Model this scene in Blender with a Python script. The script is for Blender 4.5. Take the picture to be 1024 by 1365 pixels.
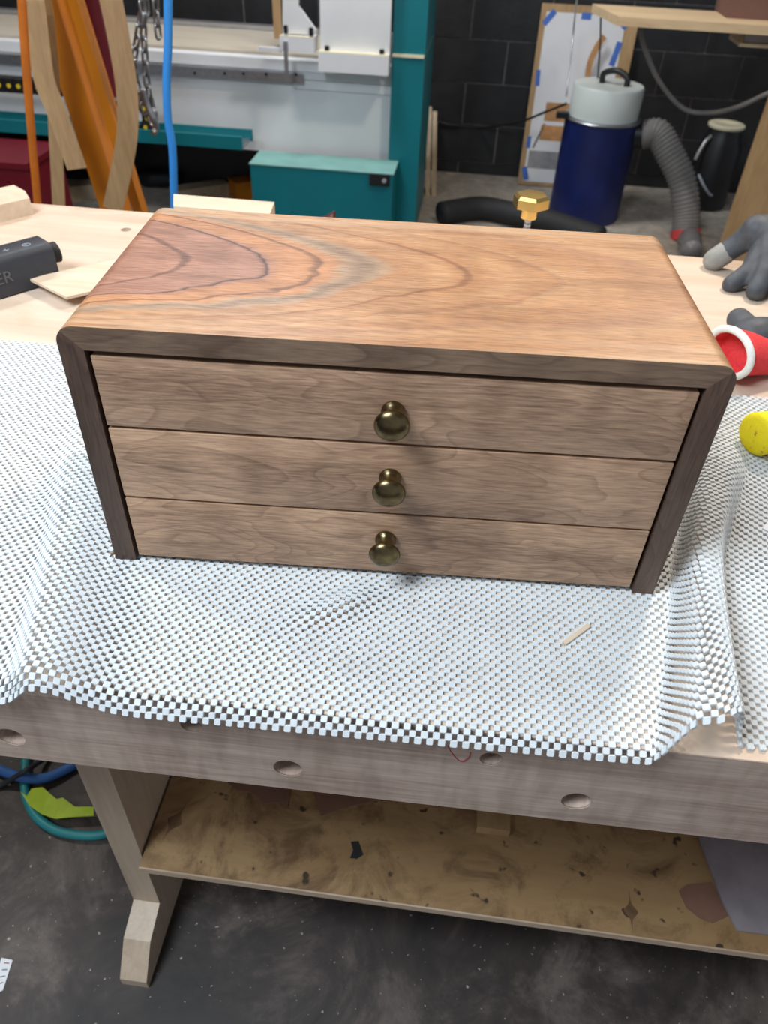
import bpy, bmesh, math, random
from mathutils import Matrix, Vector
random.seed(7)
scene = bpy.context.scene
for o in list(bpy.data.objects):
    bpy.data.objects.remove(o)
COL = scene.collection

# ------------------------------------------------------------------ camera
FPX = 1005.0
TH = math.radians(3.58)                       # the chest stands turned by this angle on the bench
CAM = Vector((0.0426, -0.5078, 1.3842))
ROT = (Matrix.Rotation(math.radians(4.974), 3, 'Z') @ Matrix.Rotation(math.radians(49.069), 3, 'X')
       @ Matrix.Rotation(math.radians(2.78), 3, 'Z'))
cam = bpy.data.cameras.new('camera')
cam.sensor_fit = 'VERTICAL'
cam.sensor_height = 36.0
cam.lens = 36.0 * FPX / 1365.0
cam.clip_start = 0.02
cam.dof.use_dof = True
cam.dof.focus_distance = 0.74
cam.dof.aperture_fstop = 8.0
cam_o = bpy.data.objects.new('camera', cam)
cam_o.matrix_world = Matrix.Translation(CAM) @ ROT.to_4x4()
COL.objects.link(cam_o)
scene.camera = cam_o

# ------------------------------------------------------------------ light and exposure
world = bpy.data.worlds.new('workshop_ambient')
scene.world = world
world.use_nodes = True
world.node_tree.nodes['Background'].inputs[0].default_value = (0.80, 0.88, 1.0, 1)
world.node_tree.nodes['Background'].inputs[1].default_value = 0.25

def area(name, loc, target, sx, sy, power, col):
    l = bpy.data.lights.new(name, 'AREA')
    l.shape = 'RECTANGLE'; l.size = sx; l.size_y = sy
    l.energy = power; l.color = col
    o = bpy.data.objects.new(name, l)
    o.location = loc
    o.rotation_euler = (Vector(target) - Vector(loc)).to_track_quat('-Z', 'Y').to_euler()
    COL.objects.link(o)
    return o
area('shop_light_cool', (-0.92, -0.74, 2.65), (-0.1, 0.0, 0.86), 0.70, 0.80, 42, (0.80, 0.91, 1.0))
area('shop_light_warm', (0.85, 1.75, 2.95), (0.1, 0.4, 0.86), 0.30, 0.30, 32, (1.0, 0.87, 0.72))
area('shop_light_back', (-0.9, 2.6, 3.1), (-0.5, 3.1, 0.4), 0.3, 1.2, 40, (0.95, 0.97, 1.0))
area('shop_light_left', (-2.3, 0.9, 3.0), (-1.2, 0.6, 0.0), 0.2, 0.6, 17, (1.0, 0.96, 0.9))
scene.view_settings.view_transform = 'Standard'
scene.view_settings.look = 'None'
scene.view_settings.gamma = 1.0
scene.view_settings.use_curve_mapping = False
scene.view_settings.exposure = 0.55

# ------------------------------------------------------------------ helpers
def P(u, v, x=None, y=None, z=None):
    """Photo pixel (1024 x 1365) to the point where its ray meets the given plane."""
    d = ROT @ Vector(((u - 512) / FPX, -(v - 682.5) / FPX, -1.0))
    a, val = (0, x) if x is not None else ((1, y) if y is not None else (2, z))
    t = (val - CAM[a]) / d[a]
    return CAM + d * t

def srgb(r, g, b):
    f = lambda c: (c / 255 / 12.92) if c / 255 <= 0.04045 else ((c / 255 + 0.055) / 1.055) ** 2.4
    return (f(r), f(g), f(b), 1.0)

class NT:
    def __init__(self, name):
        self.m = bpy.data.materials.new(name); self.m.use_nodes = True
        self.t = self.m.node_tree; self.b = self.t.nodes['Principled BSDF']
    def n(self, kind, **kw):
        nd = self.t.nodes.new(kind)
        for k, v in kw.items():
            if k.startswith('i_'):
                key = k[2:]
                nd.inputs[int(key) if key.isdigit() else key.replace('_', ' ')].default_value = v
            else:
                setattr(nd, k, v)
        return nd
    def l(self, a, b): self.t.links.new(a, b)
    def coord(self, scale=(1, 1, 1), rot=(0, 0, 0), loc=(0, 0, 0)):
        tc = self.n('ShaderNodeTexCoord'); mp = self.n('ShaderNodeMapping')
        mp.inputs['Scale'].default_value = scale; mp.inputs['Rotation'].default_value = rot; mp.inputs['Location'].default_value = loc
        self.l(tc.outputs['Object'], mp.inputs['Vector']); return mp.outputs[0]
    def noise(self, vec, scale, detail=4, rough=0.55, dist=0.0):
        nd = self.n('ShaderNodeTexNoise')
        nd.inputs['Scale'].default_value = scale; nd.inputs['Detail'].default_value = detail
        nd.inputs['Roughness'].default_value = rough; nd.inputs['Distortion'].default_value = dist
        self.l(vec, nd.inputs['Vector']); return nd.outputs['Fac']
    def math(self, op, a, b=None, c=None, clamp=False):
        nd = self.n('ShaderNodeMath', operation=op, use_clamp=clamp)
        for i, q in enumerate((a, b, c)):
            if q is None: continue
            if isinstance(q, (int, float)): nd.inputs[i].default_value = q
            else: self.l(q, nd.inputs[i])
        return nd.outputs[0]
    def ramp(self, fac, stops, interp='LINEAR'):
        nd = self.n('ShaderNodeValToRGB'); r = nd.color_ramp; r.interpolation = interp
        while len(r.elements) < len(stops): r.elements.new(0.5)
        for e, (p, c) in zip(r.elements, stops): e.position = p; e.color = c
        self.l(fac, nd.inputs[0]); return nd.outputs[0]
    def mix(self, fac, a, b, mode='MIX'):
        nd = self.n('ShaderNodeMix', data_type='RGBA', blend_type=mode)
        for sock, q in ((nd.inputs[0], fac), (nd.inputs[6], a), (nd.inputs[7], b)):
            if isinstance(q, (int, float)): sock.default_value = q
            elif isinstance(q, tuple): sock.default_value = q
            else: self.l(q, sock)
        return nd.outputs[2]
    def out(self, col=None, rough=0.5, metal=0.0, bump=None, bstr=0.2, bdist=0.002, spec=0.5):
        if col is not None:
            if isinstance(col, tuple): self.b.inputs['Base Color'].default_value = col
            else: self.l(col, self.b.inputs['Base Color'])
        if isinstance(rough, (int, float)): self.b.inputs['Roughness'].default_value = rough
        else: self.l(rough, self.b.inputs['Roughness'])
        self.b.inputs['Metallic'].default_value = metal
        self.b.inputs['Specular IOR Level'].default_value = spec
        if bump is not None:
            bn = self.n('ShaderNodeBump'); bn.inputs['Strength'].default_value = bstr; bn.inputs['Distance'].default_value = bdist
            self.l(bump, bn.inputs['Height']); self.l(bn.outputs[0], self.b.inputs['Normal'])
        return self.m

def plain(name, rgb, rough=0.5, metal=0.0, var=0.12, scale=20, bstr=0.05, spec=0.5):
    t = NT(name); v = t.coord(); n = t.noise(v, scale)
    c = srgb(*rgb); d = tuple(x * (1 - var) for x in c[:3]) + (1,); e = tuple(min(1, x * (1 + var)) for x in c[:3]) + (1,)
    return t.out(t.ramp(n, [(0.3, d), (0.7, e)]), rough, metal, n, bstr, spec=spec)

def wood(name, light, dark, grain=(3, 60, 60), scale=1.0, rough=0.5, streak=0.6, speck=None, fleck=0.0):
    t = NT(name); v = t.coord(scale=grain)
    n = t.noise(v, scale, 6, 0.6, 0.6)
    f = t.noise(t.coord(scale=tuple(g * 4 for g in grain)), scale, 3, 0.6)
    s = t.math('ADD', t.math('MULTIPLY', n, streak), t.math('MULTIPLY', f, 1 - streak))
    col = t.ramp(s, [(0.32, srgb(*dark)), (0.66, srgb(*light))])
    if speck:
        sp = t.noise(t.coord(), 9, 6, 0.7, 0.5)
        col = t.mix(t.ramp(sp, [(0.52, (0, 0, 0, 1)), (0.72, (1, 1, 1, 1))]), col, srgb(*speck))
    return t.out(col, rough, 0, f, 0.15, 0.001)

def link(name, me, mat, parent=None, smooth=False):
    o = bpy.data.objects.new(name, me)
    if mat is not None:
        me.materials.clear(); me.materials.append(mat)
    COL.objects.link(o)
    if parent is not None: o.parent = parent
    if smooth:
        for p in me.polygons: p.use_smooth = True
    return o

def mesh(name, bm, mat, parent=None, smooth=False, bevel=0, auto=None):
    if bevel:
        es = [e for e in bm.edges if len(e.link_faces) == 2 and e.calc_face_angle(0) > 0.6]
        bmesh.ops.bevel(bm, geom=es, offset=bevel, segments=2, affect='EDGES', profile=0.6, clamp_overlap=True)
    bmesh.ops.recalc_face_normals(bm, faces=bm.faces)
    me = bpy.data.meshes.new(name); bm.to_mesh(me); bm.free()
    o = link(name, me, mat, parent, smooth)
    if auto is not None:
        for p in me.polygons: p.use_smooth = True
        me.set_sharp_from_angle(angle=math.radians(auto))
    return o

def tag(o, label, cat, group=None, kind=None):
    if label: o['label'] = label
    if cat: o['category'] = cat
    if group: o['group'] = group
    if kind: o['kind'] = kind
    return o

def empty(name, loc=(0, 0, 0), rz=0.0):
    o = bpy.data.objects.new(name, None); o.location = loc; o.rotation_euler = (0, 0, rz)
    o.empty_display_size = 0.05
    COL.objects.link(o); return o

def B(): return bmesh.new()

def box(bm, x0, x1, y0, y1, z0, z1):
    v = [bm.verts.new(p) for p in ((x0, y0, z0), (x1, y0, z0), (x1, y1, z0), (x0, y1, z0), (x0, y0, z1), (x1, y0, z1), (x1, y1, z1), (x0, y1, z1))]
    for f in ((0, 3, 2, 1), (4, 5, 6, 7), (0, 1, 5, 4), (1, 2, 6, 5), (2, 3, 7, 6), (3, 0, 4, 7)):
        bm.faces.new([v[i] for i in f])
    return bm

def prism(bm, poly, off):
    """poly: list of 3D points, extruded by vector off."""
    a = [bm.verts.new(p) for p in poly]; b = [bm.verts.new(Vector(p) + Vector(off)) for p in poly]
    bm.faces.new(a); bm.faces.new(list(reversed(b)))
    n = len(a)
    for i in range(n): bm.faces.new((a[i], b[i], b[(i + 1) % n], a[(i + 1) % n]))
    return bm

def lathe(bm, prof, n=24, axis='Z', c=(0, 0, 0)):
    """prof: (radius, height) pairs. Closed with caps when radius 0 is not given."""
    rings = []
    for r, h in prof:
        ring = []
        for k in range(n):
            a = 2 * math.pi * k / n
            p = (r * math.cos(a), r * math.sin(a), h)
            if axis == '-Y': p = (r * math.cos(a), -h, r * math.sin(a))
            elif axis == 'X': p = (h, r * math.cos(a), r * math.sin(a))
            ring.append(bm.verts.new(Vector(p) + Vector(c)))
        rings.append(ring)
    for a, b in zip(rings, rings[1:]):
        for k in range(n): bm.faces.new((a[k], a[(k + 1) % n], b[(k + 1) % n], b[k]))
    bm.faces.new(list(reversed(rings[0]))); bm.faces.new(rings[-1])
    return bm

def smooth_path(pts, sub=8):
    pts = [Vector(p) for p in pts]; out = []
    for i in range(len(pts) - 1):
        p0 = pts[max(0, i - 1)]; p1 = pts[i]; p2 = pts[i + 1]; p3 = pts[min(len(pts) - 1, i + 2)]
        for k in range(sub):
            t = k / sub
            out.append(0.5 * ((2 * p1) + (p2 - p0) * t + (2 * p0 - 5 * p1 + 4 * p2 - p3) * t * t + (3 * p1 - p0 - 3 * p2 + p3) * t ** 3))
    out.append(pts[-1]); return out

def tube(bm, pts, r, n=10, flat=None, up=None, rfun=None, cap=True, closed=False):
    """Sweep a round (or flat w x t) section along pts."""
    pts = [Vector(p) for p in pts]; rings = []; ref = Vector(up) if up else Vector((0.3, -0.9, 0.2))
    m = len(pts)
    for i, p in enumerate(pts):
        if closed: d = (pts[(i + 1) % m] - pts[i - 1]).normalized()
        else: d = (pts[min(i + 1, m - 1)] - pts[max(i - 1, 0)]).normalized()
        s = d.cross(ref)
        if s.length < 1e-4: s = d.cross(Vector((1, 0, 0)))
        s.normalize(); q = s.cross(d).normalized()
        if not up: ref = q
        rr = r if rfun is None else rfun(i / (m - 1))
        if flat: sec = [(-flat[0] / 2, -flat[1] / 2), (flat[0] / 2, -flat[1] / 2), (flat[0] / 2, flat[1] / 2), (-flat[0] / 2, flat[1] / 2)]
        else: sec = [(rr * math.cos(2 * math.pi * k / n), rr * math.sin(2 * math.pi * k / n)) for k in range(n)]
        rings.append([bm.verts.new(p + s * a + q * b) for a, b in sec])
    N = len(rings[0])
    for a, b in (list(zip(rings, rings[1:])) + ([(rings[-1], rings[0])] if closed else [])):
        for k in range(N): bm.faces.new((a[k], a[(k + 1) % N], b[(k + 1) % N], b[k]))
    if cap and not closed:
        bm.faces.new(list(reversed(rings[0]))); bm.faces.new(rings[-1])
    return bm

def capsule(bm, a, b, ra, rb, n=12):
    a = Vector(a); b = Vector(b); d = (b - a); L = d.length; d.normalize()
    s = d.orthogonal().normalized(); q = d.cross(s); rings = []
    for k in range(1, 5):
        t = math.pi / 2 * (1 - k / 5); rings.append((a - d * ra * math.sin(t), ra * math.cos(t)))
    rings.append((a, ra)); rings.append((b, rb))
    for k in range(1, 5):
        t = math.pi / 2 * k / 5; rings.append((b + d * rb * math.sin(t), rb * math.cos(t)))
    R = [[bm.verts.new(c + s * r * math.cos(2 * math.pi * i / n) + q * r * math.sin(2 * math.pi * i / n)) for i in range(n)] for c, r in rings]
    for x, y in zip(R, R[1:]):
        for i in range(n): bm.faces.new((x[i], x[(i + 1) % n], y[(i + 1) % n], y[i]))
    bm.faces.new(list(reversed(R[0]))); bm.faces.new(R[-1])
    return bm

def remeshed(name, bm, mat, parent, voxel=0.004, iters=6):
    bmesh.ops.recalc_face_normals(bm, faces=bm.faces)
    me = bpy.data.meshes.new(name); bm.to_mesh(me); bm.free()
    o = bpy.data.objects.new('tmp', me); COL.objects.link(o)
    r = o.modifiers.new('r', 'REMESH'); r.mode = 'VOXEL'; r.voxel_size = voxel; r.use_smooth_shade = True
    s = o.modifiers.new('s', 'SMOOTH'); s.iterations = iters; s.factor = 0.5
    dg = bpy.context.evaluated_depsgraph_get(); dg.update()
    res = bpy.data.meshes.new_from_object(o.evaluated_get(dg)); res.name = name
    bpy.data.objects.remove(o)
    return link(name, res, mat, parent, True)

def cut(o, cutters):
    for c in cutters:
        m = o.modifiers.new('b', 'BOOLEAN'); m.operation = 'DIFFERENCE'; m.solver = 'EXACT'; m.object = c
    dg = bpy.context.evaluated_depsgraph_get(); dg.update()
    res = bpy.data.meshes.new_from_object(o.evaluated_get(dg))
    o.modifiers.clear(); o.data = res
    for c in cutters: bpy.data.objects.remove(c)

# ------------------------------------------------------------------ materials
# walnut
def walnut_top():
    t = NT('walnut_top_figure')
    tc = t.n('ShaderNodeTexCoord'); sep = t.n('ShaderNodeSeparateXYZ'); t.l(tc.outputs['Object'], sep.inputs[0])
    X, Y = sep.outputs[0], sep.outputs[1]
    wob = t.math('MULTIPLY', t.math('SUBTRACT', t.noise(t.coord(scale=(7, 14, 3)), 1.0, 3, 0.5), 0.5), 0.075)
    wob2 = t.math('MULTIPLY', t.math('SUBTRACT', t.noise(t.coord(scale=(26, 60, 8)), 1.0, 3, 0.6), 0.5), 0.012)
    dy = t.math('SUBTRACT', Y, t.math('ADD', 0.122, t.math('MULTIPLY', wob, 0.5)))
    up = t.math('MULTIPLY', t.math('MAXIMUM', dy, 0.0), 1.0); dn = t.math('MINIMUM', dy, 0.0)
    q = t.math('ADD', t.math('MULTIPLY', t.math('MULTIPLY', up, up), 13.0), t.math('MULTIPLY', t.math('MULTIPLY', dn, dn), 27.0))
    F = t.math('ADD', t.math('ADD', t.math('ADD', X, 0.26), q), t.math('ADD', wob, wob2))
    pk, pk2, ln = srgb(176, 126, 102), srgb(164, 117, 95), srgb(70, 42, 36)
    og, gy, gd = srgb(196, 138, 94), srgb(180, 148, 118), srgb(188, 136, 94)
    gl, br = srgb(198, 150, 108), srgb(132, 84, 60)
    stops = [(0.0, pk2), (0.063, pk), (0.0688, ln), (0.0725, pk), (0.10, pk2), (0.139, pk), (0.1444, ln), (0.148, pk), (0.160, og),
             (0.193, og), (0.198, ln), (0.2015, og), (0.212, og), (0.222, gy), (0.236, srgb(148, 120, 98)), (0.25, gy), (0.262, gd), (0.30, gl), (0.318, gd), (0.322, br), (0.327, gd),
             (0.37, gl), (0.40, gd), (0.404, srgb(168, 122, 90)), (0.41, gl), (0.46, gd), (0.52, srgb(184, 134, 98)), (0.55, gl), (0.62, gd), (0.68, gd), (0.80, gl), (1.0, gd)]
    col = t.ramp(F, stops)
    fine = t.noise(t.coord(scale=(45, 620, 500)), 1.0, 3, 0.6, 0.1)
    mid = t.noise(t.coord(scale=(4, 42, 30)), 1.0, 4, 0.55, 0.9)
    col = t.mix(0.55, col, t.ramp(fine, [(0.32, srgb(128, 116, 106)), (0.6, (1, 1, 1, 1))]), 'MULTIPLY')
    chat = t.noise(t.coord(scale=(34, 6, 6), rot=(0, 0, 0.5)), 1.0, 2, 0.5)
    col = t.mix(0.25, col, t.ramp(chat, [(0.35, srgb(190, 176, 164)), (0.62, (1, 1, 1, 1))]), 'MULTIPLY')
    col = t.mix(0.42, col, t.ramp(mid, [(0.33, srgb(150, 122, 104)), (0.6, (1, 1, 1, 1))]), 'MULTIPLY')
    # pale streaks of sapwood along the front and back edges
    edge = t.math('ABSOLUTE', t.math('SUBTRACT', Y, 0.125))
    stk = t.math('MULTIPLY', t.math('SUBTRACT', edge, 0.075, clamp=True), 12.0, clamp=True)
    stk = t.math('MULTIPLY', stk, t.ramp(t.noise(t.coord(scale=(2, 90, 10)), 1.0, 3), [(0.42, (0, 0, 0, 1)), (0.6, (1, 1, 1, 1))]))
    col = t.mix(t.math('MULTIPLY', stk, 0.6), col, srgb(212, 184, 150))
    rg = t.ramp(fine, [(0.3, (0.5, 0.5, 0.5, 1)), (0.7, (0.36, 0.36, 0.36, 1))])
    return t.out(col, rg, 0, fine, 0.12, 0.0006)

def walnut(name, light, dark, seed, rings=1.0, vert=False):
    t = NT(name)
    g = (0.6, 1, 1)
    s1 = (2.6, 20, 20) if not vert else (30, 30, 2.2)
    s2 = (45, 620, 620) if not vert else (500, 500, 40)
    v1 = t.coord(scale=s1, loc=(seed, seed * 2.3, seed * 1.7))
    a = t.noise(v1, 1.0, 3, 0.5, 0.9 * rings)
    cn = t.noise(t.coord(scale=(5.5, 5, 22) if not vert else (22, 5, 4), loc=(seed * 1.1, seed, seed * 0.7)), 1.0, 1.5, 0.4, 0.35 * rings)
    ring = t.math('FRACT', t.math('ADD', t.math('MULTIPLY', cn, 11.0), t.math('MULTIPLY', a, 0.8)))
    ringc = t.ramp(ring, [(0.0, (1, 1, 1, 1)), (0.72, (0.84, 0.83, 0.82, 1)), (0.93, (0.50, 0.46, 0.43, 1)), (1.0, (1, 1, 1, 1))])
    fine = t.noise(t.coord(scale=s2, loc=(seed, 0, seed)), 1.0, 4, 0.6, 0.15)
    blotch = t.noise(t.coord(scale=(16, 3, 5), loc=(seed, 0, 0)), 1.0, 2, 0.5)
    col = t.ramp(t.math('ADD', t.math('MULTIPLY', fine, 0.55), t.math('MULTIPLY', a, 0.45)), [(0.34, srgb(*dark)), (0.62, srgb(*light))])
    col = t.mix(0.55, col, ringc, 'MULTIPLY')
    col = t.mix(0.45, col, t.ramp(blotch, [(0.35, srgb(165, 155, 148)), (0.62, (1, 1, 1, 1))]), 'MULTIPLY')
    return t.out(col, 0.42, 0, fine, 0.12, 0.0006)

M = {}
M['wal_top'] = walnut_top()
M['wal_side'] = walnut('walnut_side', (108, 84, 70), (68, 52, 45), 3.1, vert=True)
M['wal_edge_shaded'] = walnut('walnut_edge_shaded', (150, 122, 100), (100, 80, 66), 7.7)
M['wal_d'] = [walnut('walnut_drawer_a', (212, 172, 140), (138, 107, 86), 1.3),
              walnut('walnut_drawer_b', (208, 168, 136), (136, 105, 84), 5.7, 1.6),
              walnut('walnut_drawer_c', (214, 174, 140), (142, 110, 88), 9.4, 1.2)]
M['dark_gap'] = plain('dark_interior', (30, 24, 20), 0.8)
def brass_antique():
    t = NT('antique_brass'); n = t.noise(t.coord(), 70, 4, 0.6)
    return t.out(t.ramp(n, [(0.3, srgb(84, 72, 54)), (0.7, srgb(140, 122, 84))]), 0.28, 1.0, n, 0.05)
M['brass_old'] = brass_antique()
M['brass'] = plain('polished_brass', (230, 196, 122), 0.3, 1.0, 0.05)
M['mat'] = plain('pvc_foam_white', (212, 216, 218), 0.75, 0, 0.05, 60, 0.1)

def bench_ply():
    t = NT('birch_bench_top')
    n = t.noise(t.coord(scale=(2, 22, 22)), 1.0, 6, 0.6, 0.8); s = t.noise(t.coord(), 11, 6, 0.7, 0.5)
    col = t.ramp(n, [(0.3, srgb(200, 174, 152)), (0.7, srgb(222, 200, 180))])
    col = t.mix(t.ramp(s, [(0.55, (0, 0, 0, 1)), (0.75, (0.5, 0.5, 0.5, 1))]), col, srgb(186, 158, 128))
    return t.out(col, 0.5, 0, n, 0.05, 0.001)
M['bench'] = bench_ply()
def apron_mat():
    t = NT('figured_maple_apron')
    n = t.noise(t.coord(scale=(3, 40, 75)), 1.0, 6, 0.65, 0.5)
    f = t.noise(t.coord(scale=(20, 20, 420)), 1.0, 3, 0.6, 0.2)
    st = t.noise(t.coord(scale=(7, 7, 7)), 1.0, 5, 0.6)
    curl = t.noise(t.coord(scale=(70, 10, 16), rot=(0, 0.25, 0)), 1.0, 2, 0.5)
    col = t.ramp(t.math('ADD', t.math('MULTIPLY', n, 0.6), t.math('MULTIPLY', f, 0.4)), [(0.34, srgb(172, 148, 134)), (0.62, srgb(212, 190, 174))])
    col = t.mix(0.35, col, t.ramp(curl, [(0.35, srgb(190, 184, 178)), (0.6, (1, 1, 1, 1))]), 'MULTIPLY')
    col = t.mix(0.35, col, t.ramp(st, [(0.35, srgb(200, 180, 170)), (0.65, (1, 1, 1, 1))]), 'MULTIPLY')
    return t.out(col, 0.5, 0, f, 0.15, 0.0008)
M['apron'] = apron_mat()
M['leg'] = wood('maple_leg', (206, 184, 160), (184, 160, 136), (40, 40, 3), 1.0, 0.5)
def shelf_mat():
    t = NT('stained_plywood_shelf')
    n = t.noise(t.coord(scale=(3, 16, 16)), 1.0, 6, 0.6, 1.0); s = t.noise(t.coord(), 7, 7, 0.7, 1.4)
    col = t.ramp(n, [(0.3, srgb(150, 116, 76)), (0.7, srgb(178, 145, 102))])
    col = t.mix(t.ramp(s, [(0.46, (0, 0, 0, 1)), (0.62, (0.85, 0.85, 0.85, 1))]), col, srgb(104, 74, 48))
    d = t.noise(t.coord(), 42, 2, 0.5)
    col = t.mix(t.ramp(d, [(0.66, (0, 0, 0, 1)), (0.71, (0.9, 0.9, 0.9, 1))]), col, srgb(44, 32, 24))
    return t.out(col, 0.6, 0, n, 0.05, 0.001)
M['shelf'] = shelf_mat()
M['plyedge'] = wood('plywood_edge', (216, 194, 170), (176, 148, 120), (4, 4, 420), 1.0)
def floor_mat():
    t = NT('worn_dark_concrete')
    n = t.noise(t.coord(), 4.5, 9, 0.7, 0.8); s = t.noise(t.coord(), 14, 6, 0.7, 1.0); w = t.noise(t.coord(), 110, 2, 0.5)
    col = t.ramp(n, [(0.32, srgb(34, 29, 27)), (0.5, srgb(62, 53, 48)), (0.66, srgb(104, 92, 84))])
    col = t.mix(t.ramp(s, [(0.5, (0, 0, 0, 1)), (0.66, (0.7, 0.7, 0.7, 1))]), col, srgb(48, 42, 40))
    col = t.mix(t.ramp(w, [(0.71, (0, 0, 0, 1)), (0.74, (0.7, 0.7, 0.7, 1))]), col, srgb(190, 180, 168))
    # lit strip of floor along the back wall, its brightness put into the colour
    tc = t.n('ShaderNodeTexCoord'); sep = t.n('ShaderNodeSeparateXYZ'); t.l(tc.outputs['Object'], sep.inputs[0])
    yy = t.math('ADD', sep.outputs[1], t.math('MULTIPLY', n, 0.5))
    back = t.math('MULTIPLY', t.math('SUBTRACT', yy, 3.0), 1.4, clamp=True)
    col = t.mix(back, col, t.ramp(s, [(0.35, srgb(150, 140, 128)), (0.65, srgb(188, 180, 168))]))
    return t.out(col, 0.55, 0, s, 0.12, 0.002)
M['floor'] = floor_mat()
def block_mat():
    t = NT('black_painted_block'); n = t.noise(t.coord(), 60, 4, 0.6); s = t.noise(t.coord(), 5, 6, 0.65)
    col = t.ramp(s, [(0.35, srgb(22, 22, 24)), (0.6, srgb(38, 38, 40)), (0.8, srgb(60, 58, 58))])
    return t.out(col, 0.6, 0, n, 0.5, 0.003)
M['block'] = block_mat()
M['mortar'] = plain('dusty_black_mortar', (128, 122, 118), 0.8, 0, 0.3, 30)
M['ceiling'] = plain('white_ceiling', (200, 200, 198), 0.9)
M['teal'] = plain('teal_paint', (0, 112, 122), 0.42, 0, 0.06, 6, 0.02)
M['teal_dark'] = plain('teal_paint_dusty', (120, 166, 160), 0.6, 0, 0.12, 9)
M['mwhite'] = plain('machine_white_paint', (226, 228, 230), 0.4, 0, 0.03, 5, 0.02)
M['cream'] = plain('cream_paint', (232, 222, 190), 0.5, 0, 0.04)
M['alu'] = plain('brushed_aluminium', (190, 188, 188), 0.38, 0.8, 0.08, 40)
M['steel'] = plain('galvanised_steel', (178, 180, 184), 0.35, 0.9, 0.15, 60)
M['black'] = plain('black_plastic', (26, 26, 28), 0.45, 0, 0.15, 30)
M['rubber'] = plain('black_rubber', (34, 34, 36), 0.7, 0, 0.2, 50)
M['charcoal'] = plain('charcoal_plastic', (52, 54, 60), 0.5, 0, 0.08, 90, 0.15)
M['greytext'] = plain('grey_print', (92, 94, 100), 0.5)
M['palegrey'] = plain('pale_grey_print', (150, 154, 162), 0.5)
M['yellow'] = plain('yellow_paint', (226, 200, 40), 0.5)
M['orange'] = plain('orange_enamel', (206, 122, 18), 0.4, 0, 0.08, 5, 0.02)
M['orange2'] = plain('orange_hose_rubber', (206, 112, 34), 0.45)
M['maroon'] = plain('maroon_enamel', (112, 22, 36), 0.4, 0, 0.1, 6)
M['blueh'] = plain('blue_air_hose', (58, 146, 226), 0.42, 0, 0.04)
M['tealh'] = plain('teal_hose', (40, 138, 142), 0.45)
M['blueh2'] = plain('blue_hose_dusty', (62, 110, 176), 0.5)
M['strip'] = wood('veneer_strip', (206, 168, 122), (176, 138, 98), (40, 40, 5), 1.0)
M['ply'] = wood('pale_plywood', (228, 202, 164), (202, 172, 132), (3, 30, 30), 1.0)
M['spoil'] = wood('dusty_spoil_board', (206, 196, 178), (182, 172, 156), (3, 30, 30), 1.0)
M['ply2'] = wood('tan_plywood', (190, 156, 112), (160, 126, 86), (20, 20, 3), 1.0)
M['maple'] = wood('maple_offcut', (226, 206, 182), (206, 182, 156), (3, 30, 30), 1.0)
M['pine'] = wood('pine_lath', (206, 186, 156), (170, 148, 120), (30, 30, 3), 1.0)
M['barrel'] = plain('navy_enamel', (16, 30, 88), 0.5, 0, 0.25, 9, 0.03)
M['lidwhite'] = plain('pale_grey_enamel', (206, 212, 206), 0.45, 0, 0.04, 8)
M['ghose'] = plain('grey_duct_hose', (128, 124, 120), 0.55, 0, 0.1, 15)
M['red'] = plain('red_cuff_rubber', (196, 66, 66), 0.6)
M['clear'] = plain('dusty_clear_duct', (120, 116, 116), 0.35)
M['paper'] = plain('white_paper', (226, 226, 228), 0.8, 0, 0.04, 6)
M['tape'] = plain('blue_masking_tape', (70, 112, 190), 0.7)
M['printbrown'] = plain('brown_print', (190, 140, 92), 0.8, 0, 0.2, 25)
M['printgrey'] = plain('grey_print_area', (150, 148, 150), 0.8, 0, 0.2, 18)
M['brownbox'] = plain('brown_cardboard', (112, 80, 70), 0.7, 0, 0.1, 10)
M['glove'] = plain('grey_nitrile_glove', (72, 75, 80), 0.6, 0, 0.25, 45, 0.3)
M['glove_tip'] = plain('worn_glove_tip', (150, 148, 142), 0.7, 0, 0.15, 45, 0.3)
M['knit'] = plain('red_knit_cuff', (222, 58, 62), 0.85, 0, 0.12, 260, 0.6)
M['rim'] = plain('white_cuff_binding', (232, 230, 224), 0.8, 0, 0.05, 200, 0.4)
def foam():
    t = NT('yellow_speckled_foam'); n = t.noise(t.coord(), 190, 4, 0.7); s = t.noise(t.coord(), 90, 4, 0.7)
    col = t.ramp(s, [(0.4, srgb(240, 222, 20)), (0.62, srgb(236, 212, 24)), (0.68, srgb(150, 110, 30))])
    return t.out(col, 0.8, 0, n, 0.6, 0.002)
M['foam'] = foam()
M['lime'] = plain('lime_tape', (176, 202, 36), 0.55, 0, 0.12, 30, 0.2)
M['brownpaper'] = plain('brown_scrap', (128, 92, 74), 0.8, 0, 0.15, 20)
M['redink'] = plain('red_pencil', (160, 50, 56), 0.8)
M['knot'] = plain('plywood_patch', (112, 84, 58), 0.6, 0, 0.25, 60)
def plastic_sheet():
    t = NT('cloudy_plastic_sheet'); n = t.noise(t.coord(), 8, 5, 0.6)
    m = t.out(t.ramp(n, [(0.3, srgb(128, 118, 122)), (0.7, srgb(176, 166, 170))]), 0.25)
    t.b.inputs['Alpha'].default_value = 0.72
    return m
M['plastic'] = plastic_sheet()
M['wrapper'] = plain('wine_red_wrapper', (110, 62, 66), 0.3, 0, 0.3, 40)

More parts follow.
